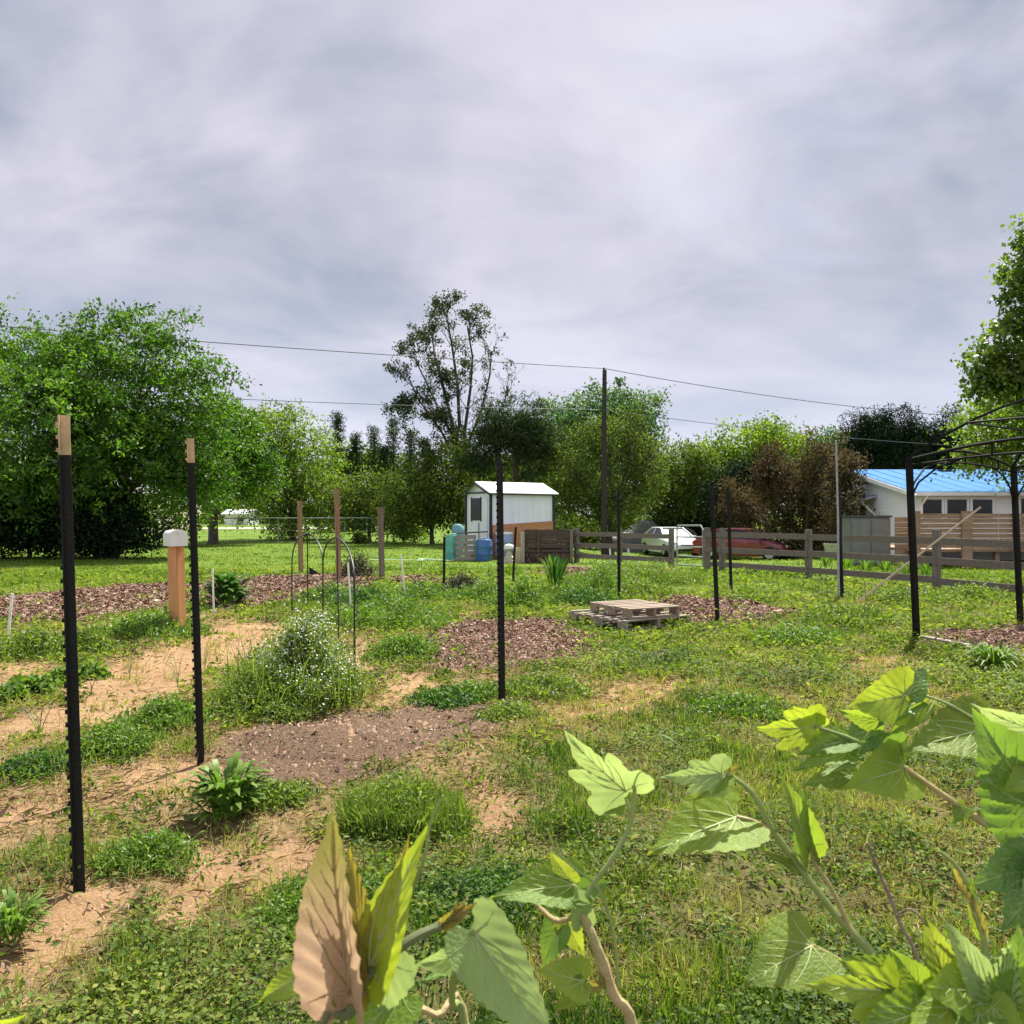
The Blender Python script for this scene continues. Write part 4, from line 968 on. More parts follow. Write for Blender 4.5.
# side door with small awning on the gable wall
dy = 4.1
d_ = MB().box((-.03, dy, .75), (.06, 1.0, 2.1)).build('door', WHITE, t); MB().box((-.07, dy, 1.25), (.03, .5, .6)).build('pane', GLASS, d_)
MB().lathe([(.12, 0), (.22, .02), (.22, .06), (.12, .08)], 16, (-.15, dy, 1.75), 'x').build('wreath', mat('wreath_green', (.03, .035, .03), .9, .3, 20), d_)
b = MB(); b.prism([(0, 2.30), (-.75, 2.08), (-.75, 2.14), (0, 2.38)], 'y', dy - 1.1, dy + 1.1); aw = b.build('awning', mat('awning_blue_grey', (.33, .37, .52), .5), t)
for yy in (dy - 1.05, dy + 1.05): MB().bar((-.05, yy, 1.55), (-.62, yy, 2.09), .07, .06).build('bracket', WHITE, aw)
MB().bar((-.765, dy - 1.1, 2.10), (-.765, dy + 1.1, 2.10), .2, .02).build('valance', WHITE, aw)

# deck screen, grey box, timber post
DECK = woodmat('brown_deck_board', (.36, .235, .155), (.19, .115, .072), 0)
d = 24.0; x0 = (915 - 512) / F * d; x1 = x0 + 7.5
t = thing('deck_screen', 'brown horizontal board privacy screen on the raised deck before the windows', 'screen', (x0, d, 0))
for k in range(7):
    for j in range(3): MB().box((x0 * 0 + 1.25 + j * 2.5, random.uniform(-.006, .006), .66 + k * .15), (2.47, .03, .125)).build('board', DECK, t)
for j in range(5): MB().box((.06 + j * 1.45, -.06, .85), (.30 if j in (1,) else .12, .08, 1.7)).build('post', DECK, t)
MB().box((3.75, 2.0, .52), (7.5, 3.9, .08)).build('deck', DECK, t)
for j in range(4): MB().box((.3 + j * 2.3, .3, .24), (.14, .14, .48)).build('leg', DECK, t)
d = 25.2; x0 = (851 - 512) / F * d
GREYB = mat('grey_vinyl', (.17, .17, .165), .6, .12, 3); BRNB = mat('brown_vinyl', (.20, .14, .11), .6, .12, 3)
t = thing('storage_cabinet', 'dark grey vinyl outdoor storage cabinet before the house corner', 'cabinet', (x0, d, -.05))
MB().box((.62, .35, .80), (1.24, .7, 1.5), None, .02).build('body', GREYB, t); MB().box((.62, .35, 1.585), (1.34, .8, .07), None, .02).build('lid', mat('dark_grey_lid', (.07, .07, .07), .6), t)
for xx in (.31, .93): MB().box((xx, -.012, .80), (.60, .03, 1.4), None, .01).build('door', GREYB, t)
d = 24.6; x0 = (885.5 - 512) / F * d
t = thing('timber_screen', 'narrow brown board screen between the grey cabinet and the deck', 'screen', (x0 + .32, d, 0))
for k in range(9): MB().box((.16, 0, .12 + k * .165), (.40, .03, .15)).build('board', DECK, t)
MB().box((.47, -.02, .78), (.18, .12, 1.56)).build('post', woodmat('orange_timber', (.40, .23, .115), (.26, .14, .07)), t)
p_ = P(833, 541, 29); t = thing('garden_planter', 'small pale stone planter by the copper shrub and the house', 'planter', (p_.x, 29, 0))
MB().lathe([(.20, 0), (.24, .04), (.24, .14), (.32, .5), (.34, .55), (.3, .55), (.28, .45)], 14).build('bowl', ST, t, smooth=True)
MB().lathe([(.27, .44), (.26, .5), (.1, .53)], 14).build('soil', mat('potting_soil', (.05, .04, .03), .9), t)

# ------------------------------------------------------------------ cars and the tarpaulin
TYRE = mat('tyre', (.018, .018, .02), .85); RIM = mat('alloy', (.45, .46, .47), .35, .05, 4, metal=.8); LAMP = mat('headlight_glass', (.62, .66, .70), .08, .05, 4, spec=.8); BLK = mat('black_plastic', (.015, .015, .017), .5); REDL = mat('tail_lamp', (.35, .02, .02), .2)
def car(label, loc, rz, paint, sedan=True):
    t = thing('parked_car', label, 'car', loc, rz)
    st = [(-2.28, .42, .72, .70), (-2.20, .30, .93, .80), (-1.75, .24, 1.02, .87), (-1.0, .22, 1.03, .90), (0.2, .22, 1.0, .90), (1.0, .22, .97, .90), (1.55, .24, .90, .88), (2.02, .28, .80, .82), (2.25, .36, .66, .70), (2.31, .44, .56, .62)]
    b = MB(); vs = []; fs = []
    for x_, zl, zt, w_ in st:
        zm = zl + (zt - zl) * .55
        ring = [(x_, -w_ * .93, zl), (x_, -w_, zm), (x_, -w_ * .985, zt - .07), (x_, -w_ * .90, zt), (x_, 0, zt + .025), (x_, w_ * .90, zt), (x_, w_ * .985, zt - .07), (x_, w_, zm), (x_, w_ * .93, zl)]
        vs += ring
    k = 9
    for i in range(len(st) - 1):
        for j in range(k): fs.append((i * k + j, i * k + (j + 1) % k, (i + 1) * k + (j + 1) % k, (i + 1) * k + j))
    fs.append(tuple(range(k))); fs.append(tuple(range((len(st) - 1) * k, len(st) * k))[::-1]); b.add(vs, fs)
    body = b.build('body', paint, t, smooth=True)
    zr = 1.45; lo = [(1.12, .78, .99), (-1.95, .74, 1.02)]; hi = [(.28, .58, zr - .02), (-1.05, .58, zr - .02)]
    g = MB(); vs = []
    for (x_, w_, z_) in lo + hi: vs += [(x_, -w_, z_), (x_, w_, z_)]
    g.add(vs, [(0, 1, 5, 4), (2, 6, 7, 3), (0, 4, 6, 2), (1, 3, 7, 5)]); g.build('windows', GLASS, t)
    r = MB(); vs = [(.34, -.57, zr - .025), (.34, .57, zr - .025), (-.1, -.6, zr), (-.1, .6, zr), (-.8, -.6, zr), (-.8, .6, zr), (-1.16, -.57, zr - .03), (-1.16, .57, zr - .03)]
    vs += [(x_, y_ * .93, z_ + .045) for x_, y_, z_ in vs]
    r.add(vs, [(0, 1, 9, 8), (8, 9, 11, 10), (10, 11, 13, 12), (12, 13, 15, 14), (14, 15, 7, 6), (0, 8, 10, 2), (2, 10, 12, 4), (4, 12, 14, 6), (1, 3, 11, 9), (3, 5, 13, 11), (5, 7, 15, 13), (0, 2, 3, 1), (2, 4, 5, 3), (4, 6, 7, 5)])
    rf = r.build('roof', paint, t, smooth=True)
    pl = MB()
    for s_ in (-1, 1):
        pl.bar((1.14, s_ * .785, 1.0), (.27, s_ * .585, zr), .07, .05); pl.bar((-1.97, s_ * .745, 1.03), (-1.05, s_ * .585, zr), .10, .05); pl.bar((-.45, s_ * .785, 1.02), (-.45, s_ * .595, zr), .06, .04)
    pl.build('pillars', paint, t)
    for x_ in (-1.42, 1.42):
        for s_ in (-1, 1):
            wq = MB().lathe([(.30, -.11), (.34, -.08), (.34, .08), (.30, .11)], 20, (x_, s_ * .80, .34), 'y').build('wheel', TYRE, t, smooth=True)
            MB().lathe([(.21, -.118), (.215, .118)], 14, (x_, s_ * .80, .34), 'y').build('rim', RIM, wq)
            MB().box((x_, s_ * .865, .42), (.82, .035, .4), None, .015).build('wheel_arch', BLK, t)
    for s_ in (-1, 1):
        MB().box((2.12, s_ * .60, .70), (.26, .30, .13), Matrix.Rotation(R(18) * s_, 3, 'Z') , .03).build('headlight', LAMP, t)
        MB().box((-2.24, s_ * .60, .80), (.10, .28, .14), None, .02).build('tail_light', REDL, t)
        MB().box((.95, s_ * .95, 1.03), (.14, .18, .12), None, .03).build('mirror', paint, t)
    MB().box((2.29, 0, .60), (.05, .66, .10), None, .02).build('grille', BLK, t); MB().box((2.28, 0, .40), (.06, .9, .12), None, .02).build('lower_intake', BLK, t)
    return t
WP = mat('white_car_paint', (.80, .81, .82), .3, .02, 2, spec=.5, coat=.6); RP = mat('dark_red_car_paint', (.20, .014, .024), .3, .05, 2, spec=.5, coat=.6)
def groundpt(x, y): return Vector((x, y, H(x, y)))
car('white sedan parked behind the fence gate, facing the camera', groundpt((670 - 512) / F * 42, 42), R(-80), WP)
car('dark red sedan parked behind the fence right of the gate', groundpt((744 - 512) / F * 38, 38), R(-33), RP)
cx = (650 - 512) / F * 47; t_ = groundpt(cx, 47)
bm = bmesh.new(); bmesh.ops.create_grid(bm, x_segments=50, y_segments=24, size=1)
for v in bm.verts:
    x_, y_ = v.co.x * 2.9, v.co.y * 1.4; e = max(abs(v.co.x), abs(v.co.y)); pr = max(0, 1 - e ** 5)
    v.co = Vector((x_, y_, pr * (1.45 + .38 * math.cos(x_ * 2.2 + .6) + .10 * math.sin(x_ * 5 + y_ * 3) + .05 * math.sin(9 * x_ - 4 * y_)) ))
me = bpy.data.meshes.new('tarpaulin_cover'); bm.to_mesh(me); bm.free(); me.materials.append(mat('grey_tarpaulin', (.11, .11, .105), .7, .2, 2, .5, 6)); me.polygons.foreach_set('use_smooth', [True] * len(me.polygons))
o_ = bpy.data.objects.new('tarpaulin_cover', me); col.objects.link(o_); o_.location = t_; tag(o_, 'grey tarpaulin covered heap behind the white car', 'tarpaulin')
# ------------------------------------------------------------------ garden posts
TGREEN = mat('dark_green_post_paint', (.007, .009, .008), .6, .35, 9, .3, 60, spec=.2, c2=(.014, .011, .008)); TTIP = mat('tan_post_tip', (.52, .36, .19), .6, .2, 7, .15, 50)
def tpost(label, px, py, px_t, py_t, tip=0.0, yaw=0.0, sc=1.0, group=None):
    """studded steel T post; leans so that its head stands where the photo has it"""
    p_ = at(px, py); d = p_.y; L = (py - py_t) / F * d; lean = math.atan2((px_t - px), (py - py_t))
    t = thing('t_post', label, 'post', p_, group=group, rot=(0, lean, 0))
    M = Matrix.Rotation(yaw, 3, 'Z'); zt = L - tip
    def section(z0, z1, name, m):
        b = MB(); b.box(M @ Vector((0, 0, 0)) + Vector((0, 0, (z0 + z1) / 2)), (.040 * sc, .0055 * sc, z1 - z0), M)
        b.box(M @ Vector((0, .019 * sc, 0)) + Vector((0, 0, (z0 + z1) / 2)), (.0055 * sc, .033 * sc, z1 - z0), M)
        z = z0 + .02
        while z < z1 - .02:
            if z > .02: b.box(M @ Vector((-.004, -.006 * sc, 0)) + Vector((0, 0, z)), (.020 * sc, .011 * sc, .016), M)
            z += .054
        return b.build(name, m, t)
    section(-.25, zt, 'shaft', TGREEN)
    if tip: section(zt + .001, L, 'painted_tip', TTIP)
    return t
tpost('nearest dark studded T post with a tan tip, at the left edge', 75.5, 891, 58.5, 415, .165, R(-66), 1.12)
tpost('second dark studded T post with a tan tip, right of the mailbox', 198, 763, 187, 440, .155, R(-68), 1.15)
tpost('dark T post in the middle of the garden before the white shed', 500.5, 706, 498, 460, 0, R(-60), 1.25)
tpost('dark T post to the right of the wooden pallets', 717, 625, 711, 486, 0, R(-60), 1.45)
tpost('thin dark T post behind the wooden pallets', 619.5, 600, 619, 491, 0, R(40), 1.3)
tpost('thin dark T post before the red car', 731.5, 589, 728.5, 487, 0, R(30), 1.6)
tpost('short thin dark post left of the barrels', 444, 599, 444.5, 537, 0, R(40), 1.15)
tpost('short thin dark post right of the garden lantern', 513, 585, 516, 527, 0, R(40), 1.2)
tpost('black T post with a tall grey pole strapped behind it', 843, 600, 839.5, 490, 0, R(40), 1.5)

WOODP = woodmat('brown_wooden_post', (.33, .20, .11), (.17, .095, .05)); WOODG = woodmat('grey_wooden_post', (.20, .16, .115), (.10, .08, .055))
def wpost(label, px, py, px_t, py_t, wpx, m, rz=.5):
    p_ = at(px, py); d = p_.y; L = (py - py_t) / F * d; lean = math.atan2((px_t - px), (py - py_t)); w_ = wpx / F * d / 1.25
    t = tag(MB().box((0, 0, L / 2 - .1), (w_, w_, L + .2), Matrix.Rotation(rz, 3, 'Z'), .008).build('wooden_post', m), label, 'post'); t.location = p_; t.rotation_euler = (0, lean, 0)
wpost('brown square wooden post left of the wire trellis, leftmost of three', 301, 572, 299.5, 500, 5.2, WOODP)
wpost('tallest brown wooden post standing within the wire trellis', 339, 580, 336.5, 490, 5.4, WOODP)
wpost('grey brown wooden post right of the wire trellis beside the green bed', 382, 580, 380.5, 507, 6, WOODG)
STK = mat('white_stake', (.68, .66, .58), .7, .1, 5)
for lab, a, c, w_ in (('pale stake leaning at the left edge of the mulch bed', (8.5, 636), (12.5, 592), .02), ('thin white stake before the dark leafy broad plant', (214, 614), (212.5, 569), .016), ('white stake inside the right half of the wire trellis', (351, 609), (348, 562), .018), ('white leaning stake between the grey wooden post and the shed', (405.5, 602), (401, 555), .018)):
    p_ = at(*a); L = (a[1] - c[1]) / F * p_.y; dx = (c[0] - a[0]) / F * p_.y
    t = tag(MB().box((0, 0, L / 2 - .05), (w_ * 1.6, w_, L + .1), None, .002).build('garden_stake', STK), lab, 'stake'); t.location = p_; t.rotation_euler = (0, math.atan2(dx, L), 0)

# ------------------------------------------------------------------ mailbox
OAK = mat('orange_stained_timber', (.50, .255, .10), .55, .10, 2.2, .12, 4, c2=(.40, .185, .065), stretch=(9, 9, .7)); MBX = mat('pale_mailbox_metal', (.62, .62, .58), .45, .06, 4)
p_ = at(178, 633); t = thing('mailbox', 'pale metal mailbox on a thick orange stained timber post', 'mailbox', p_, rot=(0, R(-1.4), 0))
s_ = p_.y / F; ph = (633 - 546) * s_
MB().box((0, 0, ph / 2 - .15), (13 * s_ , .14, ph + .3), Matrix.Rotation(R(-24), 3, 'Z'), .008).build('post', OAK, t)
M = Matrix.Rotation(R(36), 3, 'Z')
def dome(w_, hb, y0, y1, name, m, zoff=0.0, par=None):
    n_ = 14; pl = [(-w_, zoff), (w_, zoff), (w_, zoff + hb)] + [(w_ * math.cos(PI * k / n_), zoff + hb + w_ * .62 * math.sin(PI * k / n_)) for k in range(1, n_)] + [(-w_, zoff + hb)]
    b = MB().prism(pl, 'y', y0, y1); b.v = [tuple(M @ Vector(v) + Vector((-.01, 0, ph))) for v in b.v]; return b.build(name, m, par or t, smooth=True)
hw_ = .108
dome(hw_, .145, -.18, .18, 'box', MBX)
dome(hw_ * 1.04, .148, -.195, -.1805, 'door', MBX, -.004)
b = MB().box(M @ Vector((0, -.203, 0)) + Vector((-.01, 0, ph + .17)), (.03, .025, .04), M, .004); b.build('latch', MBX, t)

# ------------------------------------------------------------------ arched wire trellis
BW = mat('black_wire_metal', (.018, .017, .017), .5, .3, 9); 
A_, C_, E_ = at(292, 617.5), at(323, 622), at(354.5, 660)
Bq, Dq = at(308, 603), at(339, 643)
t = thing('wire_trellis', 'folding black wire garden trellis with two pointed arches', 'trellis', C_)
for name, L_, Rr, Mid in (('left_panel', A_, C_, Bq), ('right_panel', C_, E_, Dq)):
    b = MB(); zs = .82; zp = 1.29; a, c, m_ = L_ - C_, Rr - C_, Mid - C_
    mm2 = (a + c) / 2 * .75 + m_ * .25; mm2.z = 0
    for s0 in (a, c):
        top = Vector((mm2.x, mm2.y, zp)); sh = Vector((s0.x, s0.y, zs)); pts = [Vector((s0.x, s0.y, -.1)), sh]
        for k in range(1, 9):
            u_ = k / 8; ctrl = Vector((s0.x, s0.y, zp - .06)); pts.append(sh * (1 - u_) ** 2 + ctrl * 2 * u_ * (1 - u_) + top * u_ ** 2)
        b.tube(pts, .0115, 6)
    b.tube([(m_.x, m_.y, -.1), (mm2.x, mm2.y, zp)], .0095, 6)
    b.build('arch', BW, t, smooth=True)
    for z_ in (.28, .56): 
        b = MB().tube([(a.x, a.y, z_), (m_.x * .6 + mm2.x * .4, m_.y * .6 + mm2.y * .4, z_), (c.x, c.y, z_)], .007, 5); b.build('crossbar', BW, t)
p_ = P(309, 570, 13.4)
b = MB().add([(0, 0, .05), (.17, .03, -.06), (.02, .02, -.075), (.01, -.02, -.07), (.0, .03, .0)], [(0, 1, 2, 4), (0, 4, 3), (0, 3, 1), (1, 3, 2), (4, 2, 3)])
o_ = tag(b.build('black_flap', mat('black_cloth', (.012, .012, .014), .9)), 'small black cloth scrap caught on the wire trellis', 'cloth'); o_.location = p_

# ------------------------------------------------------------------ pallets
PW = woodmat('pallet_wood', (.31, .245, .175), (.16, .12, .085), 0); PW2 = woodmat('pallet_wood_grey', (.30, .255, .20), (.17, .14, .11), 0)
def pallet(label, ctr, rz, L_, W_, tilt, m, gaps=None):
    t = thing('wooden_pallet', label, 'pallet', ctr, rot=(tilt, 0, rz))
    for sx in (-W_ / 2 + .025, 0, W_ / 2 - .025):
        b = MB(); b.box((sx, 0, .105), (.042, L_, .028))
        for yy in (-L_ / 2 + .09, 0, L_ / 2 - .09): b.box((sx, yy, .055), (.042, .18 if yy else .28, .072))
        b.box((sx, 0, .0305), (.042, L_ - .002, .022)) if False else None
        b.build('stringer', m, t)
    nb = 7
    for k in range(nb):
        y_ = -L_ / 2 + .05 + k * (L_ - .1) / (nb - 1)
        MB().box((random.uniform(-.012, .012), y_ + random.uniform(-.006, .006), .1285), (W_ + .01, random.choice((.09, .10, .085)), .017), Matrix.Rotation(random.gauss(0, .008), 3, 'Z') @ Matrix.Rotation(random.gauss(0, .006), 3, 'Y')).build('deck_board', m, t)
    for y_ in (-L_ / 2 + .06, 0, L_ / 2 - .06): MB().box((0, y_, .0095), (W_, .10, .017)).build('bottom_board', m, t)
    return t
pc = Vector((1.66, 11.45, 0)); pc.z = float(gz_at(np.array([pc.x]), np.array([pc.y]))[0]) + .025
pallet('larger weathered wooden pallet lying on the ground under another', pc, R(31), 1.30, 1.16, 0, PW2)
pallet('smaller wooden pallet lying on top of the other pallet', pc + Vector((.06, -.10, .1405)), R(27), .98, .84, 0, PW)
# plank edging of the right hand bed
for lab, a, c in (('pale plank edging the mulch bed at the right edge, left one', (922, 641.5), (968, 650)), ('pale plank edging the mulch bed at the right edge, right one', (968, 652), (1070, 668))):
    p0, p1 = at(*a), at(*c); v_ = p1 - p0; t = tag(MB().bar((0, 0, .045), (v_.x, v_.y, v_.z + .045), .035, .10).build('plank', PW2), lab, 'plank', 'planks edging the right bed'); t.location = p0

# ------------------------------------------------------------------ gazebo frame
GZ = mat('dark_bronze_metal', (.012, .011, .010), .7, .3, 6, spec=.1)
l0, l1 = at(917, 640), at(1020.5, 622); e1 = l1 - l0; e1.z = 0; e2 = Vector((e1.y, -e1.x, 0)); ctr = l0 + e1 / 2 + e2 / 2
t = thing('gazebo_frame', 'dark metal gazebo frame with arched beams at the right edge', 'gazebo', l0)
legs = [Vector((0, 0, 0)), e1, e1 + e2, e2]; hg = 2.27
for q in legs:
    lean = Vector((-.10, 0, 0)); q.z = 0
    b = MB(); b.bar(q + Vector((0, 0, -.2)), q + lean + Vector((0, 0, hg)), .062, .062, (1, .3, 0)); lg = b.build('leg', GZ, t)
    MB().box(q + Vector((0, 0, .01)), (.16, .16, .02)).build('foot_plate', GZ, lg)
tops = [q + Vector((-.10, 0, hg)) for q in legs]
def arch(a, c, r0, r1, n_=13):
    return [a.lerp(c, i / (n_ - 1)) + Vector((0, 0, r0 + (r1 - r0) * math.sin(PI * i / (n_ - 1)))) for i in range(n_)]
for i in range(4):
    a, c = tops[i], tops[(i + 1) % 4]; b = MB()
    up_ = arch(a, c, -.03, .14); lo_ = arch(a, c, -.10, -.02); b.tube(up_, .018, 6); b.tube(lo_, .013, 6)
    for k in range(2, 12, 2): b.tube([up_[k], lo_[k]], .012, 5)
    for s0, s1 in ((a, c), (c, a)):
        v_ = (s1 - s0).normalized(); b.tube([s0 + Vector((0, 0, -.55)), s0 + v_ * .12 + Vector((0, 0, -.32)), s0 + v_ * .36 + Vector((0, 0, -.14)), s0 + v_ * .7 + Vector((0, 0, -.04))], .013, 5)
    b.build('arched_beam', GZ, t, smooth=True)
pk = (tops[0] + tops[2]) / 2 + Vector((0, 0, .85))
for q in tops: 
    pts = [q.lerp(pk, u_) + Vector((0, 0, .16 * math.sin(PI * u_))) for u_ in np.linspace(0, 1, 9)]; MB().tube(pts, .018, 6).build('roof_rib', GZ, t, smooth=True)
for u_ in (.33, .66):
    ring = [q.lerp(pk, u_) + Vector((0, 0, .16 * math.sin(PI * u_))) for q in tops]
    b = MB(); b.tube(ring + [ring[0]], .014, 5); b.build('roof_ring', GZ, t)
MB().lathe([(.02, -.05), (.06, 0), (.06, .05), (.02, .12), (.01, .3)], 10, pk).build('finial', GZ, t, smooth=True)

# ------------------------------------------------------------------ garden plants
G_BRIGHT = leafmat('plant_bright', [(.045, .10, .012), (.085, .165, .02), (.13, .215, .028), (.20, .27, .06)], .38)
G_DEEP = leafmat('plant_deep', [(.020, .060, .012), (.04, .10, .018), (.075, .155, .025), (.12, .20, .05)], .38, .5, spec=.3)
G_OLV = leafmat('plant_olive', [(.05, .09, .015), (.10, .155, .022), (.165, .22, .035), (.25, .29, .07)], .42)
G_PURP = leafmat('plant_dark_twigs', [(.02, .018, .016), (.04, .03, .024), (.06, .05, .03), (.07, .09, .03)], .2)
G_GARL = leafmat('plant_garlic', [(.14, .19, .06), (.20, .25, .09), (.28, .30, .13), (.38, .36, .2)], .35)
G_WHITE = leafmat('tiny_white_flowers', [(.62, .62, .50), (.75, .75, .66), (.82, .82, .76)], .3, tboost=(1, 1, 1))
def ground_z(x_, y_): return gz_at(np.asarray(x_, float), np.asarray(y_, float))
def radial(n_, spread, up=.5):
    a = RNG.uniform(0, 2 * PI, n_); t = RNG.uniform(0, 1, n_) ** .7 * spread
    return np.stack([np.sin(t) * np.cos(a), np.sin(t) * np.sin(a), np.cos(t)], 1), a
def leafy(name, label, px, py, wpx, hpx, n_, m, lw=.24, spread=1.15, group=None, cat='plant', bend=.5, tall=False):
    """rosette of strap leaves from a small crown"""
    p_ = at(px, py); s_ = p_.y / F; t = thing(name, label, cat, p_, group=group)
    hh = hpx * s_; ww = wpx * s_ / 2; D, a = radial(n_, spread)
    q = RNG.uniform(0, 1, n_) ** .5; B = np.stack([np.cos(a) * q * ww * .45, np.sin(a) * q * ww * .45, RNG.uniform(0, .35, n_) * hh], 1)
    L = np.clip(hh * RNG.uniform(.6, 1.0, n_) * (1 - .25 * B[:, 2] / hh), .02, None); L = np.maximum(L, ww * .5 * np.sin(np.arccos(D[:, 2])))
    if tall: B[:, 2] = RNG.uniform(0, .62, n_) * hh; B[:, :2] *= 1.5; L = hh * RNG.uniform(.32, .58, n_)
    lances('foliage', B, D, L, L * lw, np.clip(RNG.normal(.5, .22, n_), 0, 1), m, t, bend)
    return t
def bushy(name, label, px, py, wpx, hpx, ncl, per, size, m, sig=.05, aspect=.5, stems=14, group=None, cat='plant', flowers=0, blade=0, deep=.9, m2=None, fl_up=.55):
    """low bush: stems fanning up, leaf clusters over a mound"""
    p_ = at(px, py); s_ = p_.y / F; t = thing(name, label, cat, p_, group=group); ww, hh = wpx * s_ / 2, hpx * s_
    if name == 'weed_clump': ww *= 1.5; hh *= .68
    a = RNG.uniform(0, 2 * PI, ncl); q = RNG.uniform(0, 1, ncl) ** .8 * (.75 + .7 * vnoise(np.cos(a) * 1.7 + px, np.sin(a) * 1.7 + py, 1, 7)); x_ = np.cos(a) * q * ww; y_ = np.sin(a) * q * ww * deep
    top = hh * np.clip(1.05 - .8 * q ** 1.6, .12, 1) * (.45 + .85 * vnoise(x_ * 3 / max(ww, .05) + px, y_ * 3 / max(ww, .05) + py, 1, 12)); z_ = top * RNG.uniform(.15, 1, ncl) ** .6
    gzz = ground_z(p_.x + x_, p_.y + y_) - p_.z
    cc = np.stack([x_, y_, z_ + gzz], 1)
    clump_leaves('foliage', cc, per, sig, size, m, t, flat_=.7, aspect=aspect, up=.9)
    b = MB()
    for i_ in RNG.choice(ncl, min(stems, ncl), replace=False):
        c_ = cc[i_]; b.tube([(c_[0] * .35, c_[1] * .35, -.03), (c_[0] * .75, c_[1] * .75, c_[2] * .5), c_], [.006 + ww * .006, .005, .003], 4, False)
    if stems: b.build('stems', m2 or BARK_PALE if cat == 'shrub' else G_STEM, t)
    if blade:
        a = RNG.uniform(0, 2 * PI, blade); q = RNG.uniform(0, 1, blade) ** .6; B = np.stack([np.cos(a) * q * ww, np.sin(a) * q * ww * deep, np.zeros(blade)], 1); B[:, 2] = ground_z(p_.x + B[:, 0], p_.y + B[:, 1]) - p_.z
        blades('grass_blades', B, .4, hh * RNG.uniform(.5, 1.1, blade), .004 + .0006 * p_.y, np.clip(RNG.normal(.5, .2, blade), 0, 1), m, t)
    if flowers:
        k = np.argsort(-(cc[:, 2] / np.maximum(top, .01) + RNG.uniform(0, .5, ncl)))[:max(1, ncl * 2 // 3)]; ci = cc[RNG.choice(k, flowers)]
        ci = ci + RNG.normal(0, sig * 1.2, (flowers, 3)) + np.array([[0, 0, hh * .06]])
        u_ = (ci[:, 0] / ww * .6 + ci[:, 1] / ww * .4 + ci[:, 2] / hh) > fl_up; ci = ci[u_]; f_ = len(ci)
        leaf_cards('flowers', ci, rand_dirs(f_), unit(rand_dirs(f_) + np.array([[0, -.4, 1.2]])), RNG.uniform(.011, .023, f_), .014, RNG.uniform(0, 1, f_), G_WHITE, t)
    return t
G_STEM = mat('green_stem', (.09, .14, .035), .6, .2, 8)

leafy('leafy_plant', 'bright green leafy clump at the foot of the second T post', 228, 817, 54, 60, 260, G_BRIGHT, .24, 1.15, tall=True)
leafy('leafy_plant', 'green strap leaved clump at the lower left edge', 14, 942, 52, 46, 260, G_BRIGHT, .17, 1.1, tall=True)
bushy('flowering_bush', 'large weedy bush speckled with tiny white flowers below the wire trellis', 298, 706, 128, 88, 1700, 15, .036, G_OLV, .06, .33, 60, flowers=3900, blade=450, deep=1.25, fl_up=.05)
bushy('weed_bush', 'yellow green low weeds at the left foot of the white flowered bush', 255, 716, 70, 34, 260, 16, .04, G_OLV, .05, .4, 10, blade=400)
leafy('broad_leaf_plant', 'dark green broad leaved plant on the mulch behind a white stake', 228, 606, 40, 36, 150, G_DEEP, .42, 1.15, tall=True)
bushy('grass_tuft', 'wide tuft of taller grass in front of the dark soil mound', 405, 822, 130, 48, 420, 12, .03, G_OLV, .05, .3, 0, cat='grass', blade=2600, deep=.8)
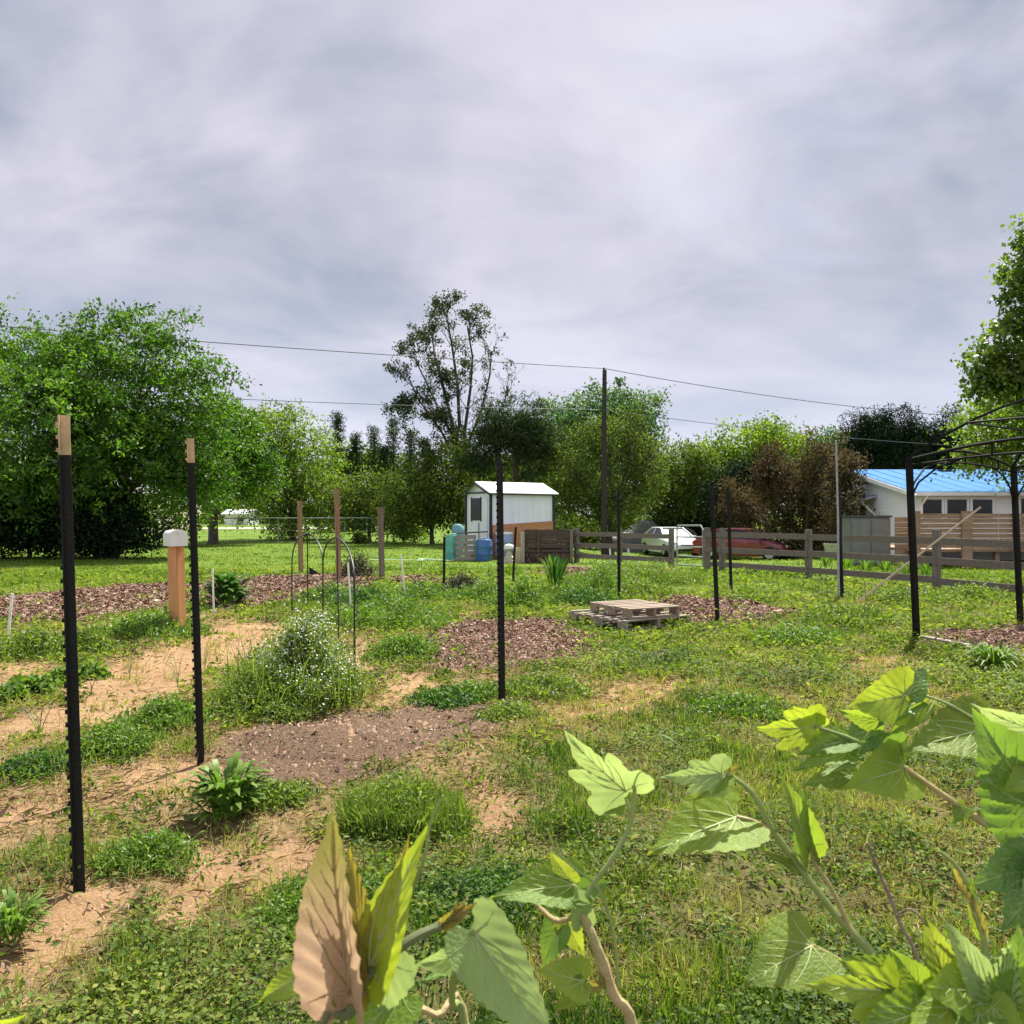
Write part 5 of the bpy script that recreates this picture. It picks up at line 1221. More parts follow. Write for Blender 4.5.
for (px, py, wp, hp, lab) in ((112, 752, 52, 34, 'bright green weed patch right of the nearest T post'), (165, 728, 56, 34, 'dark crinkled weed patch left of the second T post'), (40, 772, 44, 30, 'dark low weeds left of the nearest T post'), (40, 655, 60, 34, 'feathery green weeds at the left edge behind the nearest T post'), (85, 652, 36, 30, 'small feathery weeds just right of the nearest T post'), (150, 634, 70, 26, 'low green weeds at the foot of the mailbox post'),
        (330, 600, 36, 20, 'small green weeds under the wire trellis'), (385, 625, 96, 42, 'wide bright green garden bed plants right of the trellis'), (405, 656, 44, 30, 'round bright green bush at the left of the middle mulch bed'), (365, 606, 40, 30, 'darker green bush at the right leg of the trellis'), (420, 600, 50, 24, 'low green plants behind the white leaning stake'),
        (486, 600, 44, 26, 'green bush left of the middle T post'), (522, 606, 44, 32, 'green bush right of the middle T post'), (462, 592, 30, 18, 'small dark bush with blackish leaves near the short post'), (600, 592, 54, 34, 'tallest lime green bush behind the pallets'), (582, 604, 44, 24, 'dark green low bush left behind the pallets'), (648, 582, 76, 30, 'greyish green spreading bush before the left fence'),
        (642, 596, 40, 22, 'pale green weedy bush right of the thin T post'), (305, 690, 0, 0, ''), (470, 694, 34, 16, 'small weeds left of the middle T post foot'), (508, 716, 40, 12, 'dry weeds growing round the foot of the middle T post'), (545, 692, 60, 22, 'olive weeds on the right rim of the middle mulch bed'), (742, 712, 60, 20, 'grassy weeds in the open ground right of the middle'), (445, 700, 40, 18, 'small olive weeds above the dark soil mound'),
        (270, 800, 50, 22, 'yellowish weeds right of the bright leafy clump'), (150, 858, 56, 30, 'green weeds right of the nearest T post foot'), (330, 905, 90, 30, 'dense green weeds behind the pink brown vine leaf'), (480, 900, 84, 30, 'dark green weeds behind the vine shoot in the middle'), (850, 622, 60, 22, 'pale weeds left of the tall grey pole foot'), (800, 640, 56, 18, 'low weeds right of the right hand mulch bed'), (900, 600, 60, 16, 'shaded weeds beneath the board fence'), (970, 600, 60, 18, 'shaded weeds beneath the board fence at the right edge')):
    if not wp: continue
    dk = 'dark' in lab; mm = G_DEEP if dk and 'crinkled' not in lab else (G_PURP if 'blackish' in lab else (G_OLV if any(w_ in lab for w_ in ('olive', 'pale', 'dry', 'grey', 'feathery', 'yellow', 'shaded')) else G_BRIGHT))
    if 'blackish' in lab: mm = G_PURP
    d = at(px, py).y
    bushy('weed_clump', lab, px, py, wp, hp, int(60 + wp * 3.2), 13, min(.06, .012 + .004 * d), mm, .012 + .006 * d, .42, 8, blade=int(wp * 7))
bushy('dark_bush', 'dark purplish bare twiggy mound behind the wire trellis', 358, 577, 34, 26, 170, 12, .07, G_PURP, .09, .35, 24)
leafy('iris_plant', 'upright blue green iris clump between the shed and the pallets', 555, 590, 30, 34, 60, G_DEEP, .10, .5, bend=.15)
leafy('grass_clump', 'green spiky grass clump by the plank at the right edge', 994, 671, 50, 32, 170, G_BRIGHT, .09, 1.1, bend=.6)
leafy('orange_flower', 'small orange flowering plant before the board fence', 668, 577, 18, 12, 40, leafmat('orange_petals', [(.45, .16, .03), (.5, .22, .06), (.4, .28, .1)], .3), .3, 1.2)
for (px, py, wp, hp) in ((826, 573, 18, 17), (846, 575, 20, 18), (866, 577, 20, 18), (886, 579, 20, 18), (906, 581, 20, 18), (926, 583, 20, 18)):
    y_ = at(px, py).y; leafy('iris_plant', 'upright green iris clump in the row behind the long board fence', px, py - 2.5, wp, hp, 46, G_BRIGHT, .09, .55, 'irises behind the board fence', bend=.2)
# garlic plants: a few long arching leaves each
def garlic(label, px, py, leaves_, hpx):
    p_ = at(px, py); s_ = p_.y / F; t = thing('garlic_plant', label, 'plant', p_)
    for (dx, dz, droop) in leaves_:
        a = Vector((0, 0, 0)); tip = Vector((dx * s_, random.uniform(-.08, .08), dz * s_)); ctrl = Vector((dx * s_ * (.35 if droop else .4), 0, max(dz, hpx) * s_ * (1.25 if droop else .7)))
        pts = [a * (1 - u_) ** 2 + ctrl * 2 * u_ * (1 - u_) + tip * u_ ** 2 for u_ in np.linspace(0, 1, 10)]
        sd = Vector((.25, .97, 0)); w_ = .011
        b = MB(); vs = []
        for i, q in enumerate(pts):
            ww = w_ * (1 - (i / 9) ** 2.5 * .9); cup = Vector((0, 0, ww * .5)); vs += [q - sd * ww * .5 + cup, q - Vector((0, 0, .001)), q + sd * ww * .5 + cup]
        fs = []
        for i in range(9):
            for j in range(2): fs.append((3 * i + j, 3 * i + j + 1, 3 * i + j + 4, 3 * i + j + 3))
        b.add(vs, fs); b.build('leaf', GARL, t, smooth=True, fix=False)
    MB().tube([(0, 0, -.03), (0, 0, .06)], [.007, .006], 6).build('stalk', GARL, t, smooth=True)
GARL = mat('garlic_leaf', (.26, .28, .12), .5, .2, 4)
garlic('garlic plant with one leaf arched over, right of the mailbox foot', 178, 685, [(-34, 14, True), (-22, 18, False), (8, 32, False), (-12, 6, True)], 46)
garlic('garlic plant with thin leaves at the left behind the nearest T post', 40, 735, [(-30, 32, False), (-8, 48, False), (-38, 10, True), (24, 40, False), (10, 20, True)], 40)
garlic('small upright garlic sprout left of the arched garlic', 130, 672, [(4, 24, False), (-3, 18, False), (8, 12, True)], 20)
garlic('small pale sprout on the sand path near the lettuce row', 92, 692, [(-3, 20, False), (5, 15, False)], 18)
garlic('upright garlic sprout beside the second T post', 205, 666, [(3, 36, False), (-2, 28, False), (6, 18, False)], 30)
for (px, py, lab) in ((10, 700, 'leftmost low lettuce in the row by the sand path'), (36, 693, 'second low lettuce from the left edge'), (58, 684, 'lettuce plant hidden beside the nearest T post'), (88, 672, 'largest lettuce at the right end of the row')):
    bushy('lettuce_plant', lab, px, py, 30, 15, 60, 9, .07, G_BRIGHT, .04, .6, 0)
# tall dry stalks standing in the weeds on the right
for k, (px, py, hp, dx) in enumerate(((780, 600, 36, -6), (800, 603, 30, 6), (818, 607, 44, 3), (828, 603, 40, -4), (745, 592, 26, 3), (690, 582, 26, 4), (866, 606, 34, -3))):
    p_ = at(px, py); s_ = p_.y / F; b = MB(); b.tube([(0, 0, -.03), (dx * s_ * .3, 0, hp * s_ * .5), (dx * s_, .02, hp * s_)], [.006, .005, .003], 5)
    for j in range(7):
        z_ = hp * s_ * RNG.uniform(.35, 1); b.tube([(dx * s_ * z_ / (hp * s_) * .9, 0, z_), (dx * s_ * z_ / (hp * s_) + RNG.normal(0, .05), RNG.normal(0, .05), z_ + .06)], .003, 4)
    o_ = tag(b.build('dry_stalk', mat('dry_stalk', (.16, .14, .07), .8) if k == 0 else bpy.data.materials['dry_stalk']), 'tall thin dry weed stalk in the grass before the long fence', 'plant', 'dry stalks before the fence'); o_.location = p_
# ------------------------------------------------------------------ the vine in the foreground
def vine_leaf_mat(name, c1, c2, back, trans, tcol, rough=.5, spec=.22, bump=.6):
    m, n, l, out = nt(name)
    p = n.new('ShaderNodeBsdfPrincipled'); p.inputs['Roughness'].default_value = rough; p.inputs['Specular IOR Level'].default_value = spec
    tc = n.new('ShaderNodeTexCoord')
    no = n.new('ShaderNodeTexNoise'); no.inputs['Scale'].default_value = 28; no.inputs['Detail'].default_value = 7; l.new(tc.outputs['Object'], no.inputs['Vector'])
    r = ramp(n, [(.32, c2), (.66, c1)]); l.new(no.outputs['Fac'], r.inputs['Fac'])
    gm = n.new('ShaderNodeNewGeometry'); mx = n.new('ShaderNodeMix'); mx.data_type = 'RGBA'
    l.new(gm.outputs['Backfacing'], mx.inputs[0]); l.new(r.outputs['Color'], mx.inputs[6]); mx.inputs[7].default_value = (*back, 1)
    vo = n.new('ShaderNodeTexVoronoi'); vo.feature = 'DISTANCE_TO_EDGE'; vo.inputs['Scale'].default_value = 190; l.new(tc.outputs['Object'], vo.inputs['Vector'])
    vr = n.new('ShaderNodeMapRange'); vr.inputs[1].default_value = 0; vr.inputs[2].default_value = .25; l.new(vo.outputs['Distance'], vr.inputs[0])
    bp = n.new('ShaderNodeBump'); bp.inputs['Strength'].default_value = bump * .6; bp.inputs['Distance'].default_value = .0010
    l.new(vr.outputs[0], bp.inputs['Height']); l.new(bp.outputs[0], p.inputs['Normal'])
    # fine net of small veins and a few blemishes in the blade itself
    net = n.new('ShaderNodeMapRange'); net.inputs[1].default_value = .10; net.inputs[2].default_value = .02; net.inputs[3].default_value = 0; net.inputs[4].default_value = .32; l.new(vo.outputs['Distance'], net.inputs[0])
    mn = n.new('ShaderNodeMix'); mn.data_type = 'RGBA'; l.new(net.outputs[0], mn.inputs[0]); l.new(mx.outputs[2], mn.inputs[6]); mn.inputs[7].default_value = (.34, .42, .16, 1)
    sp = n.new('ShaderNodeTexNoise'); sp.inputs['Scale'].default_value = 75; sp.inputs['Detail'].default_value = 3; l.new(tc.outputs['Object'], sp.inputs['Vector'])
    sr = ramp(n, [(.68, (0, 0, 0)), (.76, (.6, .6, .6))]); l.new(sp.outputs['Fac'], sr.inputs[0])
    ml = n.new('ShaderNodeMix'); ml.data_type = 'RGBA'; l.new(sr.outputs[0], ml.inputs[0]); l.new(mn.outputs[2], ml.inputs[6]); ml.inputs[7].default_value = (.16, .13, .04, 1)
    l.new(ml.outputs[2], p.inputs['Base Color'])
    t = n.new('ShaderNodeBsdfTranslucent'); r2 = ramp(n, [(.3, tuple(v * .70 for v in tcol)), (.7, tcol)]); l.new(no.outputs['Fac'], r2.inputs['Fac']); l.new(r2.outputs[0], t.inputs[0])
    ms = n.new('ShaderNodeMixShader'); ms.inputs[0].default_value = trans; l.new(p.outputs[0], ms.inputs[1]); l.new(t.outputs[0], ms.inputs[2]); l.new(ms.outputs[0], out.inputs[0])
    return m
VG = vine_leaf_mat('vine_leaf_green', (.15, .26, .035), (.09, .185, .024), (.20, .31, .08), .48, (.44, .60, .04))
VD = vine_leaf_mat('vine_leaf_deep_green', (.105, .225, .038), (.065, .16, .024), (.17, .27, .07), .36, (.28, .46, .04), .36, .35)
VY = vine_leaf_mat('vine_leaf_yellow', (.25, .36, .045), (.18, .28, .03), (.28, .38, .08), .5, (.52, .64, .035))
VP = vine_leaf_mat('vine_leaf_pale_underside', (.30, .42, .15), (.23, .35, .11), (.22, .34, .10), .42, (.48, .62, .16), .6, .3)
VO = vine_leaf_mat('vine_leaf_olive', (.17, .25, .035), (.11, .18, .024), (.20, .29, .06), .48, (.42, .50, .035))
VK = vine_leaf_mat('vine_leaf_pink', (.58, .36, .27), (.45, .25, .17), (.44, .33, .16), .4, (.66, .44, .26), .6, .3, .9)
def tip_tint(m, c):
    """young leaf pigment: pink at the foot of the blade, green gold towards its tip"""
    n, l = m.node_tree.nodes, m.node_tree.links; tc = n.new('ShaderNodeTexCoord'); sp = n.new('ShaderNodeSeparateXYZ'); l.new(tc.outputs['Generated'], sp.inputs[0])
    mr = n.new('ShaderNodeMapRange'); mr.interpolation_type = 'SMOOTHSTEP'; mr.inputs[1].default_value = .35; mr.inputs[2].default_value = .95; l.new(sp.outputs[2], mr.inputs[0])
    for node, sock in ((next(q for q in n if q.type == 'BSDF_PRINCIPLED'), 'Base Color'), (next(q for q in n if q.type == 'BSDF_TRANSLUCENT'), 'Color')):
        src = node.inputs[sock].links[0].from_socket; mx = n.new('ShaderNodeMix'); mx.data_type = 'RGBA'
        l.new(mr.outputs[0], mx.inputs[0]); l.new(src, mx.inputs[6]); mx.inputs[7].default_value = (*c, 1); l.new(mx.outputs[2], node.inputs[sock])
tip_tint(VK, (.36, .33, .06))
VB = vine_leaf_mat('vine_leaf_bronze', (.30, .26, .055), (.24, .17, .05), (.32, .30, .08), .5, (.56, .47, .05), .55, .3)
VEIN = mat('pale_vein', (.36, .42, .17), .6, .1, 9); VEINP = mat('bronze_vein', (.36, .25, .12), .6, .1, 9)
STEMG = mat('vine_stem_green', (.22, .28, .085), .5, .15, 12); STEMP = mat('vine_stem_tan', (.36, .26, .13), .55, .2, 14, .3, 60, c2=(.28, .25, .10)); STEMD = mat('vine_stem_olive', (.12, .14, .055), .5, .25, 14)
OUTL = {
 'heart': [(0, 1), (.06, .88), (.17, .74), (.30, .55), (.41, .34), (.47, .14), (.45, -.03), (.34, -.13), (.19, -.14), (.05, -.03)],
 'lobed': [(0, 1), (.07, .86), (.17, .71), (.21, .60), (.20, .54), (.31, .60), (.44, .58), (.41, .44), (.38, .33), (.35, .27), (.47, .24), (.55, .10), (.47, -.05), (.32, -.14), (.15, -.13), (.04, -.02)],
 'lance': [(0, 1), (.05, .85), (.11, .65), (.16, .45), (.18, .28), (.15, .12), (.08, .03), (.015, 0)],
}
def outline(kind, N=44, teeth=11, tooth=.027):
    pts = [Vector((*q, 0)) for q in OUTL[kind]]; d = [0]
    for a, b in zip(pts, pts[1:]): d.append(d[-1] + (b - a).length)
    res = []
    for i in range(N):
        s = d[-1] * i / (N - 1); j = max(k for k in range(len(d)) if d[k] <= s + 1e-9); j = min(j, len(pts) - 2)
        u_ = (s - d[j]) / (d[j + 1] - d[j]); p0 = pts[max(j - 1, 0)]; p1 = pts[j]; p2 = pts[j + 1]; p3 = pts[min(j + 2, len(pts) - 1)]
        q = .5 * ((2 * p1) + (p2 - p0) * u_ + (2 * p0 - 5 * p1 + 4 * p2 - p3) * u_ ** 2 + (3 * p1 - p0 - 3 * p2 + p3) * u_ ** 3)
        tn = (p2 - p1).normalized(); ph_ = (i / (N - 1) * teeth) % 1
        amp = tooth * (1 - abs(2 * i / (N - 1) - 1) ** 4)
        q = q + Vector((-tn.y, tn.x, 0)) * -(-1) * amp * (ph_ - .5) * 1.6
        res.append((max(q.x, .003 if 0 < i < N - 1 else 0), q.y))
    return res
def vleaf(parent, base, tip, wid, m, kind='heart', roll=0.0, fold=.25, curl=.15, wave=.03, vein=VEIN, label=None, teeth=11, quilt=.012, name='leaf', asym=1.0):
    """base, tip: points in space; wid: full width over length; roll turns the blade about its midrib"""
    B, T = Vector(base), Vector(tip); L = (T - B).length; ax = (T - B).normalized()
    vw = (Vector((0, 0, CZ)) - (B + T) / 2).normalized(); n0 = (vw - ax * vw.dot(ax)).normalized()
    n0 = Matrix.Rotation(roll, 3, ax) @ n0; sd = ax.cross(n0)
    ph_ = random.uniform(0, 6); tw = random.uniform(-.3, .3); o0 = parent.location
    cf, sf = math.cos(fold), math.sin(fold); wk = wid / (.94 if kind == 'heart' else 1.06 if kind == 'lobed' else .36)
    def dfm(x_, y_, off=0.0):
        s2 = min(1, math.hypot(x_, y_)); X = abs(x_) * wk; yy = y_
        z_ = sf * (math.sqrt(X * X + .006) - .0775) + tw * x_ * (yy - .2) - curl * (yy - .25) ** 2 - curl * .8 * X * X + wave * s2 ** 2 * math.sin(3.4 * yy * 3 + ph_ + (2 if x_ > 0 else 0))
        lat = ((yy - .75 * abs(x_)) / .15) % 1; z_ += quilt * math.sin(PI * lat) * min(1, abs(x_) * 6)
        X = X * cf * (asym if x_ > 0 else 1)
        return B + (sd * math.copysign(X, x_) + ax * yy + n0 * (z_ + off)) * L - o0
    o_ = outline(kind, 44, teeth); full = o_ + [(-a, b) for a, b in o_[::-1][1:-1]]
    b = MB(); rings = (.14, .28, .42, .56, .70, .82, .92, 1.0); c0 = (0, .10)
    n_ = len(full); vs = [dfm(*c0)]; fs = []
    for s in rings:
        for (x_, y_) in full: vs.append(dfm(c0[0] + (x_ - c0[0]) * s, c0[1] + (y_ - c0[1]) * s))
    for k in range(n_): fs.append((0, 1 + (k + 1) % n_, 1 + k))
    for r_ in range(len(rings) - 1):
        for k in range(n_):
            a, c = 1 + r_ * n_ + k, 1 + r_ * n_ + (k + 1) % n_; fs.append((a, c, c + n_, a + n_))
    b.add(vs, fs); b.m = 1
    b.tube([dfm(.0005, y_, 0) for y_ in np.linspace(0, .93, 12)], [L * .011 * (1 - .8 * k / 11) for k in range(12)], 5)
    def inside(x_, y_):
        w_ = 0
        for (a1, b1), (a2, b2) in zip(o_, o_[1:]):
            if (b1 - y_) * (b2 - y_) <= 0 and b1 != b2: w_ = max(w_, a1 + (a2 - a1) * (y_ - b1) / (b2 - b1))
        return w_
    for s in (-1, 1):
        for y0, ang, r_ in ((.01, 18, .008), (.02, 48, .009), (.20, 50, .006), (.36, 52, .0055), (.52, 54, .005), (.67, 56, .004)):
            pts = []
            for k in range(9):
                tt = k * .07; a_ = R(ang + 2.2 * k * (1 if ang > 30 else 1.5)); x_ = tt * math.cos(R(90) - R(90 - ang) * 0 - (R(90) - a_)) if False else tt * math.cos(R(90) - (R(90) - a_)) if False else tt * math.cos(a_ * .95)
                y_ = y0 + tt * math.sin(a_) if ang > 30 else y0 + tt * .12 - .25 * tt * tt
                if k and x_ > inside(x_, y_) * .93: break
                pts.append(dfm(s * max(x_, .001), y_, 0))
            if len(pts) > 2: b.tube(pts, [L * r_ * (1 - .75 * k / (len(pts) - 1)) for k in range(len(pts))], 4)
    ob = b.build(name, [m, vein], parent, smooth=False, fix=False)
    ob.data.polygons.foreach_set('use_smooth', [True] * len(ob.data.polygons)); ob.data.update()
    if label: ob['label'] = label
    return ob
def curve(pts, n_=22):
    pts = [Vector(p) for p in pts]; res = []
    for j in range(len(pts) - 1):
        p0 = pts[max(j - 1, 0)]; p1 = pts[j]; p2 = pts[j + 1]; p3 = pts[min(j + 2, len(pts) - 1)]; k = max(3, n_ // (len(pts) - 1))
        for i in range(k):
            u_ = i / k; res.append(.5 * ((2 * p1) + (p2 - p0) * u_ + (2 * p0 - 5 * p1 + 4 * p2 - p3) * u_ ** 2 + (3 * p1 - p0 - 3 * p2 + p3) * u_ ** 3))
    return res + [pts[-1]]
def stem(parent, pts, r0, r1, m, name='stem', nodes=True, n_=26):
    c = curve([Vector(p) - parent.location for p in pts], n_); k = len(c)
    rad = [(r0 + (r1 - r0) * i / (k - 1)) * (1 + (.28 if nodes and i % 7 == 3 else 0)) for i in range(k)]
    return MB().tube(c, rad, 8).build(name, m, parent, smooth=True)
def tendril(parent, pts, r=.0011, m=None): return stem(parent, pts, r, r * .5, m or STEMG, 'tendril', False, 40)
def shoot(label, foot): return thing('vine_shoot', label, 'vine', Vector(foot))

# --- shoot with the pink brown leaf
v = shoot('vine shoot with pink brown folded leaf and furled bud, at the bottom left', (-.05, .48, .02))
stem(v, [(-.05, .48, .02), (-.12, .52, .5), P(318, 1100, .60), P(350, 1012, .605), P(374, 968, .61), P(412, 938, .62), P(440, 925, .63)], .006, .0032, STEMD)
vleaf(v, P(350, 995, .60), P(325, 812, .585), .58, VK, 'heart', -.70, .75, .10, .02, VEINP, 'pink brown folded young leaf', quilt=.022, teeth=14)
vleaf(v, P(352, 992, .606), P(338, 868, .605), .34, VB, 'heart', -.2, .45, .12, .03, VEINP, 'pink brown folded young leaf', quilt=.02)
vleaf(v, P(362, 970, .61), P(352, 850, .60), .30, VB, 'lance', .3, .5, .1, .02, VEINP)
vleaf(v, P(368, 972, .61), P(424, 826, .595), .40, VY, 'heart', -.35, .45, .08, .02, VEIN, 'yellow green upright young leaf', teeth=13)
vleaf(v, P(366, 968, .615), P(412, 836, .605), .30, VB, 'heart', .5, .4, .05, .02, VEINP)
tendril(v, [P(405, 905, .605), P(424, 860, .60), P(430, 825, .60), P(443, 795, .60)], .0016)
for (bx, by, tx_, ty_, rl) in ((438, 926, 478, 902, .2), (432, 930, 472, 898, 1.1), (440, 924, 470, 912, -.8), (436, 928, 462, 900, 2.2)):
    vleaf(v, P(bx, by, .63), P(tx_, ty_, .635), .42, VB, 'lance', rl, .7, .2, .03, VEINP, name='bud')
vleaf(v, P(300, 975, .66), P(256, 1001, .66), .62, VY, 'heart', .3, .2, .15)
vleaf(v, P(386, 958, .65), P(352, 1036, .66), .75, VP, 'heart', -.2, .3, .15)
vleaf(v, P(402, 992, .66), P(330, 1060, .64), .7, VG, 'heart', .2, .3, .15)
vleaf(v, P(470, 950, .69), P(414, 968, .67), .68, VP, 'heart', -.5, .35, .2, label='pale curled leaf behind the bud')
vleaf(v, P(474, 962, .70), P(418, 976, .69), .5, VD, 'heart', .9, .3, .2)
# --- big pale leaf
v = shoot('vine shoot carrying one large pale leaf with a strong midrib at the bottom', (.0, .50, .02))
vleaf(v, P(474, 930, .66), P(558, 1056, .60), .56, VP, 'heart', .25, .25, .12, .03, label='large pale green leaf seen from below', quilt=.01, teeth=15)
stem(v, [(.0, .50, .02), (.0, .55, .5), P(470, 1085, .72), P(452, 1000, .70), P(464, 945, .67), P(474, 930, .66)], .004, .0022, STEMG)
stem(v, [(.0, .51, .02), (.01, .58, .6), P(470, 1050, .74), P(436, 1014, .73), P(392, 1000, .72), P(384, 1002, .72)], .004, .0026, STEMP)
vleaf(v, P(583, 980, .80), P(536, 968, .78), .75, VY, 'heart', .2, .25, .15); vleaf(v, P(582, 982, .80), P(556, 1012, .79), .7, VO, 'heart', -.5, .3, .15)
# --- middle shoot
v = shoot('slender vine shoot in the middle topped by a pale drooping leaf and curling tendril', (.12, .62, .02))
stem(v, [(.12, .62, .02), (.14, .72, .5), P(640, 1080, .84), P(612, 990, .85), P(590, 930, .86), P(580, 912, .87)], .007, .0045, STEMP)
stem(v, [P(580, 912, .87), P(592, 885, .875), P(612, 858, .88), P(629, 826, .885), P(634, 795, .885), P(636, 772, .885)], .0034, .002, STEMG)
stem(v, [P(580, 912, .87), P(560, 920, .88), P(545, 912, .89), P(525, 892, .89)], .0035, .002, STEMP)
vleaf(v, P(626, 792, .885), P(563, 736, .85), .74, VP, 'lobed', -.55, .3, .15, .03, label='pale lobed leaf drooping at the top of the shoot')
vleaf(v, P(622, 800, .895), P(584, 806, .905), .8, VO, 'heart', .5, .3, .2)
stem(v, [P(629, 826, .885), P(628, 808, .885), P(625, 797, .885)], .0018, .0014, STEMG, 'leaf_stalk', False, 10)
tendril(v, [P(636, 772, .885), P(640, 755, .88), P(646, 742, .875), P(660, 735, .87), P(675, 742, .86), P(686, 752, .86)])
tendril(v, [P(618, 985, .84), P(613, 930, .84), P(598, 888, .84), P(575, 868, .84), P(556, 850, .84), P(547, 828, .84)], .0017)
tendril(v, [P(600, 866, .88), P(585, 845, .88), P(575, 820, .88)], .0011)
vleaf(v, P(575, 884, .88), P(491, 894, .84), .60, VG, 'heart', .35, .45, .12, .03, label='mid green leaf pointing left')
vleaf(v, P(570, 880, .88), P(548, 850, .875), .6, VO, 'heart', -.3, .3, .2); vleaf(v, P(578, 888, .89), P(612, 882, .90), .8, VD, 'heart', .4, .3, .2)
vleaf(v, P(583, 922, .865), P(576, 884, .86), .66, VP, 'heart', .3, .25, .1, .03, name='leaf'); vleaf(v, P(560, 925, .9), P(540, 968, .9), .7, VD, 'heart', .3, .4, .2); vleaf(v, P(566, 920, .9), P(584, 958, .9), .7, VO, 'heart', .3, .4, .2)
for (tx_, ty_) in ((574, 986), (592, 978), (600, 964)): vleaf(v, P(603, 985, .85), P(tx_, ty_, .85), .4, VB, 'lance', random.uniform(-1, 1), .5, .2, name='bud')
# --- right of middle: long stem with leaf pair
v = shoot('long vine shoot leaning left with a yellow green folded leaf at its end', (.42, .68, .02))
stem(v, [(.42, .68, .02), (.46, .78, .5), P(935, 1070, .90), P(880, 965, .92), P(836, 915, .93), P(800, 868, .94), P(772, 830, .95), P(752, 792, .955), P(726, 773, .96)], .006, .0025, STEMG)
stem(v, [P(852, 935, .925), P(832, 890, .93), P(816, 865, .935), P(810, 848, .94)], .0028, .002, STEMP, 'leaf_stalk', False, 12)
stem(v, [P(770, 828, .95), P(752, 820, .952), P(736, 816, .955)], .0024, .002, STEMP, 'leaf_stalk', False, 10)
vleaf(v, P(737, 816, .955), P(648, 850, .90), .78, VY, 'heart', .45, .38, .10, .03, label='yellow green leaf folded along its midrib')
vleaf(v, P(722, 773, .96), P(662, 778, .93), .62, VP, 'lobed', -.3, .3, .1, label='small pale young leaf at the shoot tip'); vleaf(v, P(724, 775, .96), P(690, 800, .95), .7, VO, 'heart', .4, .4, .2)
vleaf(v, P(728, 772, .96), P(740, 765, .96), .6, VB, 'lance', .4, .4, .2, name='bud'); vleaf(v, P(808, 850, .94), P(783, 772, .91), .44, VG, 'heart', .7, .55, .1, label='folded grey green leaf standing upright')
vleaf(v, P(810, 850, .945), P(800, 778, .93), .45, VD, 'heart', -.9, .5, .1); vleaf(v, P(800, 872, .94), P(765, 850, .93), .3, VO, 'lance', .4, .4, .2)
tendril(v, [P(778, 838, .95), P(774, 822, .95), P(770, 815, .95), P(768, 800, .96)], .001)
vleaf(v, P(812, 944, .87), P(742, 982, .83), .86, VO, 'heart', .25, .12, .10, .02, label='broad dark olive rounded leaf', teeth=13)
stem(v, [P(862, 975, .90), P(838, 958, .885), P(812, 944, .87)], .0024, .0018, STEMP, 'leaf_stalk', False, 10)
# --- upper right cluster
v = shoot('vine shoot reaching in from the right with a cluster of bright yellow leaves', (.62, .70, .02))
stem(v, [(.62, .70, .02), (.72, .82, .6), P(1130, 930, .98), P(1024, 852, 1.0), P(985, 824, 1.02), P(945, 796, 1.03), P(905, 768, 1.04)], .006, .0035, STEMP)
stem(v, [P(905, 768, 1.04), P(880, 752, 1.05), P(850, 738, 1.06), P(815, 726, 1.06)], .003, .0018, STEMG); stem(v, [P(1060, 790, 1.02), P(1010, 745, 1.03), P(985, 726, 1.03), P(945, 703, 1.04), P(912, 692, 1.05)], .003, .0016, STEMG)
stem(v, [P(1060, 870, 1.0), P(1024, 840, 1.01), P(990, 818, 1.02), P(975, 808, 1.02)], .003, .003, STEMG)
for k, (b_, bd, t_, td, wd, mm, kd, rl, fo, lab) in enumerate((
    ((815, 727), 1.06, (755, 730), 1.03, .75, VY, 'lobed', -.45, .25, 'bright yellow two pointed leaf at the left tip of the cluster'),
    ((818, 726), 1.06, (792, 706), 1.05, .7, VY, 'heart', -.2, .2, None),
    ((845, 740), 1.06, (798, 752), 1.04, .62, VG, 'heart', .5, .45, None), ((848, 752), 1.05, (792, 768), 1.03, .55, VG, 'heart', .6, .5, None),
    ((906, 694), 1.05, (850, 707), 1.02, .85, VY, 'heart', -.3, .2, 'bright yellow leaf at the top of the cluster'),
    ((908, 694), 1.05, (926, 664), 1.06, .85, VD, 'heart', -.2, .25, 'dark round leaf at the top of the cluster'),
    ((915, 702), 1.05, (872, 728), 1.04, .5, VD, 'heart', .5, .4, None), ((925, 704), 1.05, (888, 738), 1.04, .45, VG, 'heart', -.5, .5, None),
    ((988, 728), 1.03, (904, 748), 1.00, .72, VO, 'heart', .35, .32, 'large olive yellow folded leaf'),
    ((905, 768), 1.04, (846, 786), 1.00, .78, VY, 'heart', .0, .25, 'yellow green leaf hanging at the end of the thick stem'),
    ((852, 775), 1.05, (800, 784), 1.03, .55, VG, 'heart', .4, .35, None), ((870, 730), 1.06, (842, 762), 1.05, .8, VD, 'heart', .3, .3, None),
    ((898, 745), 1.05, (858, 742), 1.05, .8, VD, 'heart', -.3, .3, None), ((880, 720), 1.06, (838, 712), 1.05, .6, VG, 'heart', -.5, .3, None),
    ((900, 752), 1.05, (905, 735), 1.05, .9, VD, 'heart', -.3, .3, None), ((850, 762), 1.05, (815, 775), 1.04, .5, VP, 'heart', .8, .4, None),
    ((965, 806), 1.02, (950, 825), 1.02, .8, VG, 'heart', .3, .3, None))):
    vleaf(v, P(*b_, bd), P(*t_, td), wd, mm, kd, rl, fo, .14, .03, label=lab)
tendril(v, [P(935, 700, 1.04), P(928, 712, 1.03), P(922, 722, 1.03), P(930, 716, 1.02)], .001)
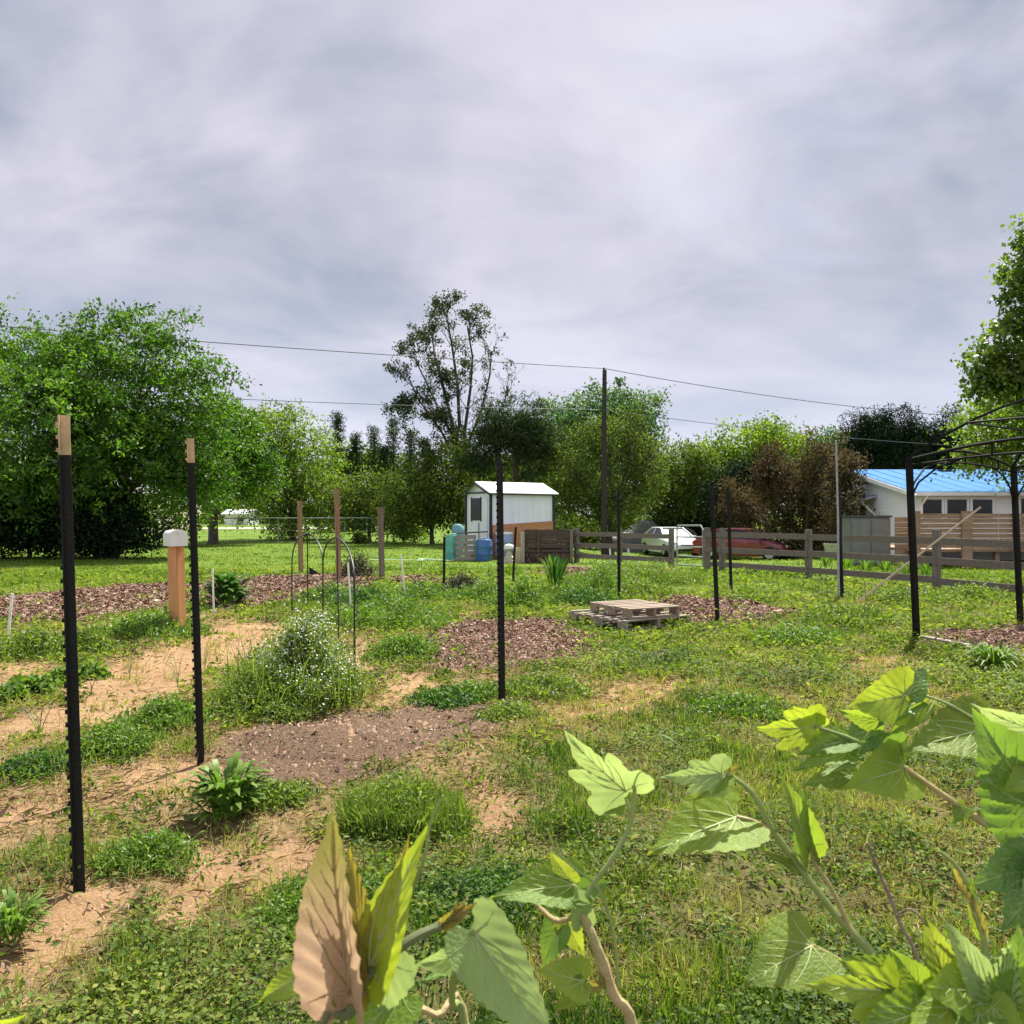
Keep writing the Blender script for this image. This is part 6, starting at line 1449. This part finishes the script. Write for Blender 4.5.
# --- right edge big leaves
v = shoot('vine shoot at the right edge with large shiny corrugated green leaves', (.75, .72, .02))
stem(v, [(.75, .72, .02), (.74, .74, .6), P(1120, 1000, .80), P(1080, 880, .82), P(1050, 800, .84), P(1040, 740, .86)], .006, .003, STEMD)
vleaf(v, P(1032, 806, .84), P(978, 712, .82), .86, VD, 'heart', .25, .25, .15, .04, label='large shiny corrugated green leaf', quilt=.045); vleaf(v, P(1040, 732, .86), P(972, 708, .86), .6, VP, 'heart', -.6, .3, .2)
vleaf(v, P(1044, 770, .83), P(1004, 790, .81), .8, VY, 'heart', .1, .2, .15); vleaf(v, P(1034, 862, .82), P(968, 886, .80), .66, VD, 'heart', .1, .2, .2, label='dark rounded drooping leaf', quilt=.03); vleaf(v, P(1050, 872, .80), P(1000, 928, .78), .8, VD, 'heart', .2, .25, .2, quilt=.03)
vleaf(v, P(1052, 850, .80), P(1018, 905, .79), .6, VP, 'heart', -.3, .3, .2)
# --- bottom right tangle
v = shoot('tangle of lime green vine leaves filling the bottom right corner', (.40, .56, .02))
stem(v, [(.40, .56, .02), (.42, .60, .6), P(985, 1090, .68), P(985, 1000, .70), P(984, 950, .71), P(975, 905, .72), P(958, 868, .73), P(938, 850, .73)], .005, .0014, STEMG)
for (b_, bd, t_, td, wd, mm, kd, rl, fo, lab) in (
    ((900, 990), .70, (808, 985), .66, .52, VY, 'lobed', -.2, .3, 'yellow green lobed leaf at the left of the tangle'), ((905, 980), .71, (842, 958), .69, .45, VG, 'lance', .2, .4, None), ((918, 985), .70, (893, 950), .69, .7, VG, 'heart', .3, .3, None),
    ((945, 985), .70, (925, 912), .69, .5, VO, 'heart', .5, .5, None), ((988, 998), .69, (944, 916), .68, .46, VP, 'heart', .3, .5, 'pale folded leaf with crinkled surface'), ((1000, 1012), .68, (1008, 944), .67, .5, VP, 'lance', -.2, .45, None),
    ((960, 1000), .69, (905, 1040), .65, .7, VY, 'heart', .2, .25, None), ((975, 990), .69, (925, 985), .66, .8, VY, 'heart', .1, .2, None), ((980, 1000), .68, (968, 1060), .64, .8, VG, 'heart', .1, .2, None), ((1010, 1000), .67, (1050, 960), .66, .8, VG, 'heart', .1, .2, None),
    ((990, 1005), .67, (1030, 1050), .64, .9, VY, 'heart', .1, .2, None), ((920, 1010), .68, (848, 1035), .65, .6, VG, 'heart', -.2, .3, None), ((985, 945), .71, (957, 868), .715, .24, VB, 'lance', .9, .6, 'narrow furled leaf with bronze edge'), ((980, 940), .72, (966, 870), .72, .2, VG, 'lance', -.5, .6, None),
    ((1015, 985), .68, (1018, 925), .67, .6, VD, 'heart', .1, .3, None)):
    vleaf(v, P(*b_, bd), P(*t_, td), wd, mm, kd, rl, fo, .14, .04, label=lab)
tendril(v, [P(958, 868, .73), P(945, 856, .73), P(932, 848, .73)], .0012); tendril(v, [P(1000, 950, .7), P(1012, 948, .7), P(1030, 955, .7)], .0016)
# dry stem behind and the leaf tip in the corner
v = shoot('thin brown dead vine cane leaning left behind the tangle', (.52, .95, .02))
stem(v, [(.52, .95, .02), (.55, .98, .5), P(925, 1000, 1.1), P(898, 920, 1.12), P(878, 870, 1.14), P(866, 842, 1.15)], .0035, .0022, mat('dead_cane', (.22, .17, .12), .85, .3, 20, .4, 60)); stem(v, [P(895, 915, 1.12), P(910, 908, 1.1), P(926, 925, 1.1)], .0016, .001, bpy.data.materials['dead_cane'], 'twig', False, 10)
v = shoot('yellow green vine leaf tip cut off by the lower left corner', (-.42, .50, .02))
stem(v, [(-.42, .50, .02), (-.42, .52, .5), P(-60, 1090, .56), P(-40, 1035, .56)], .004, .002, STEMD); vleaf(v, P(-40, 1040, .56), P(24, 1018, .55), .5, VY, 'heart', .4, .5, .2)
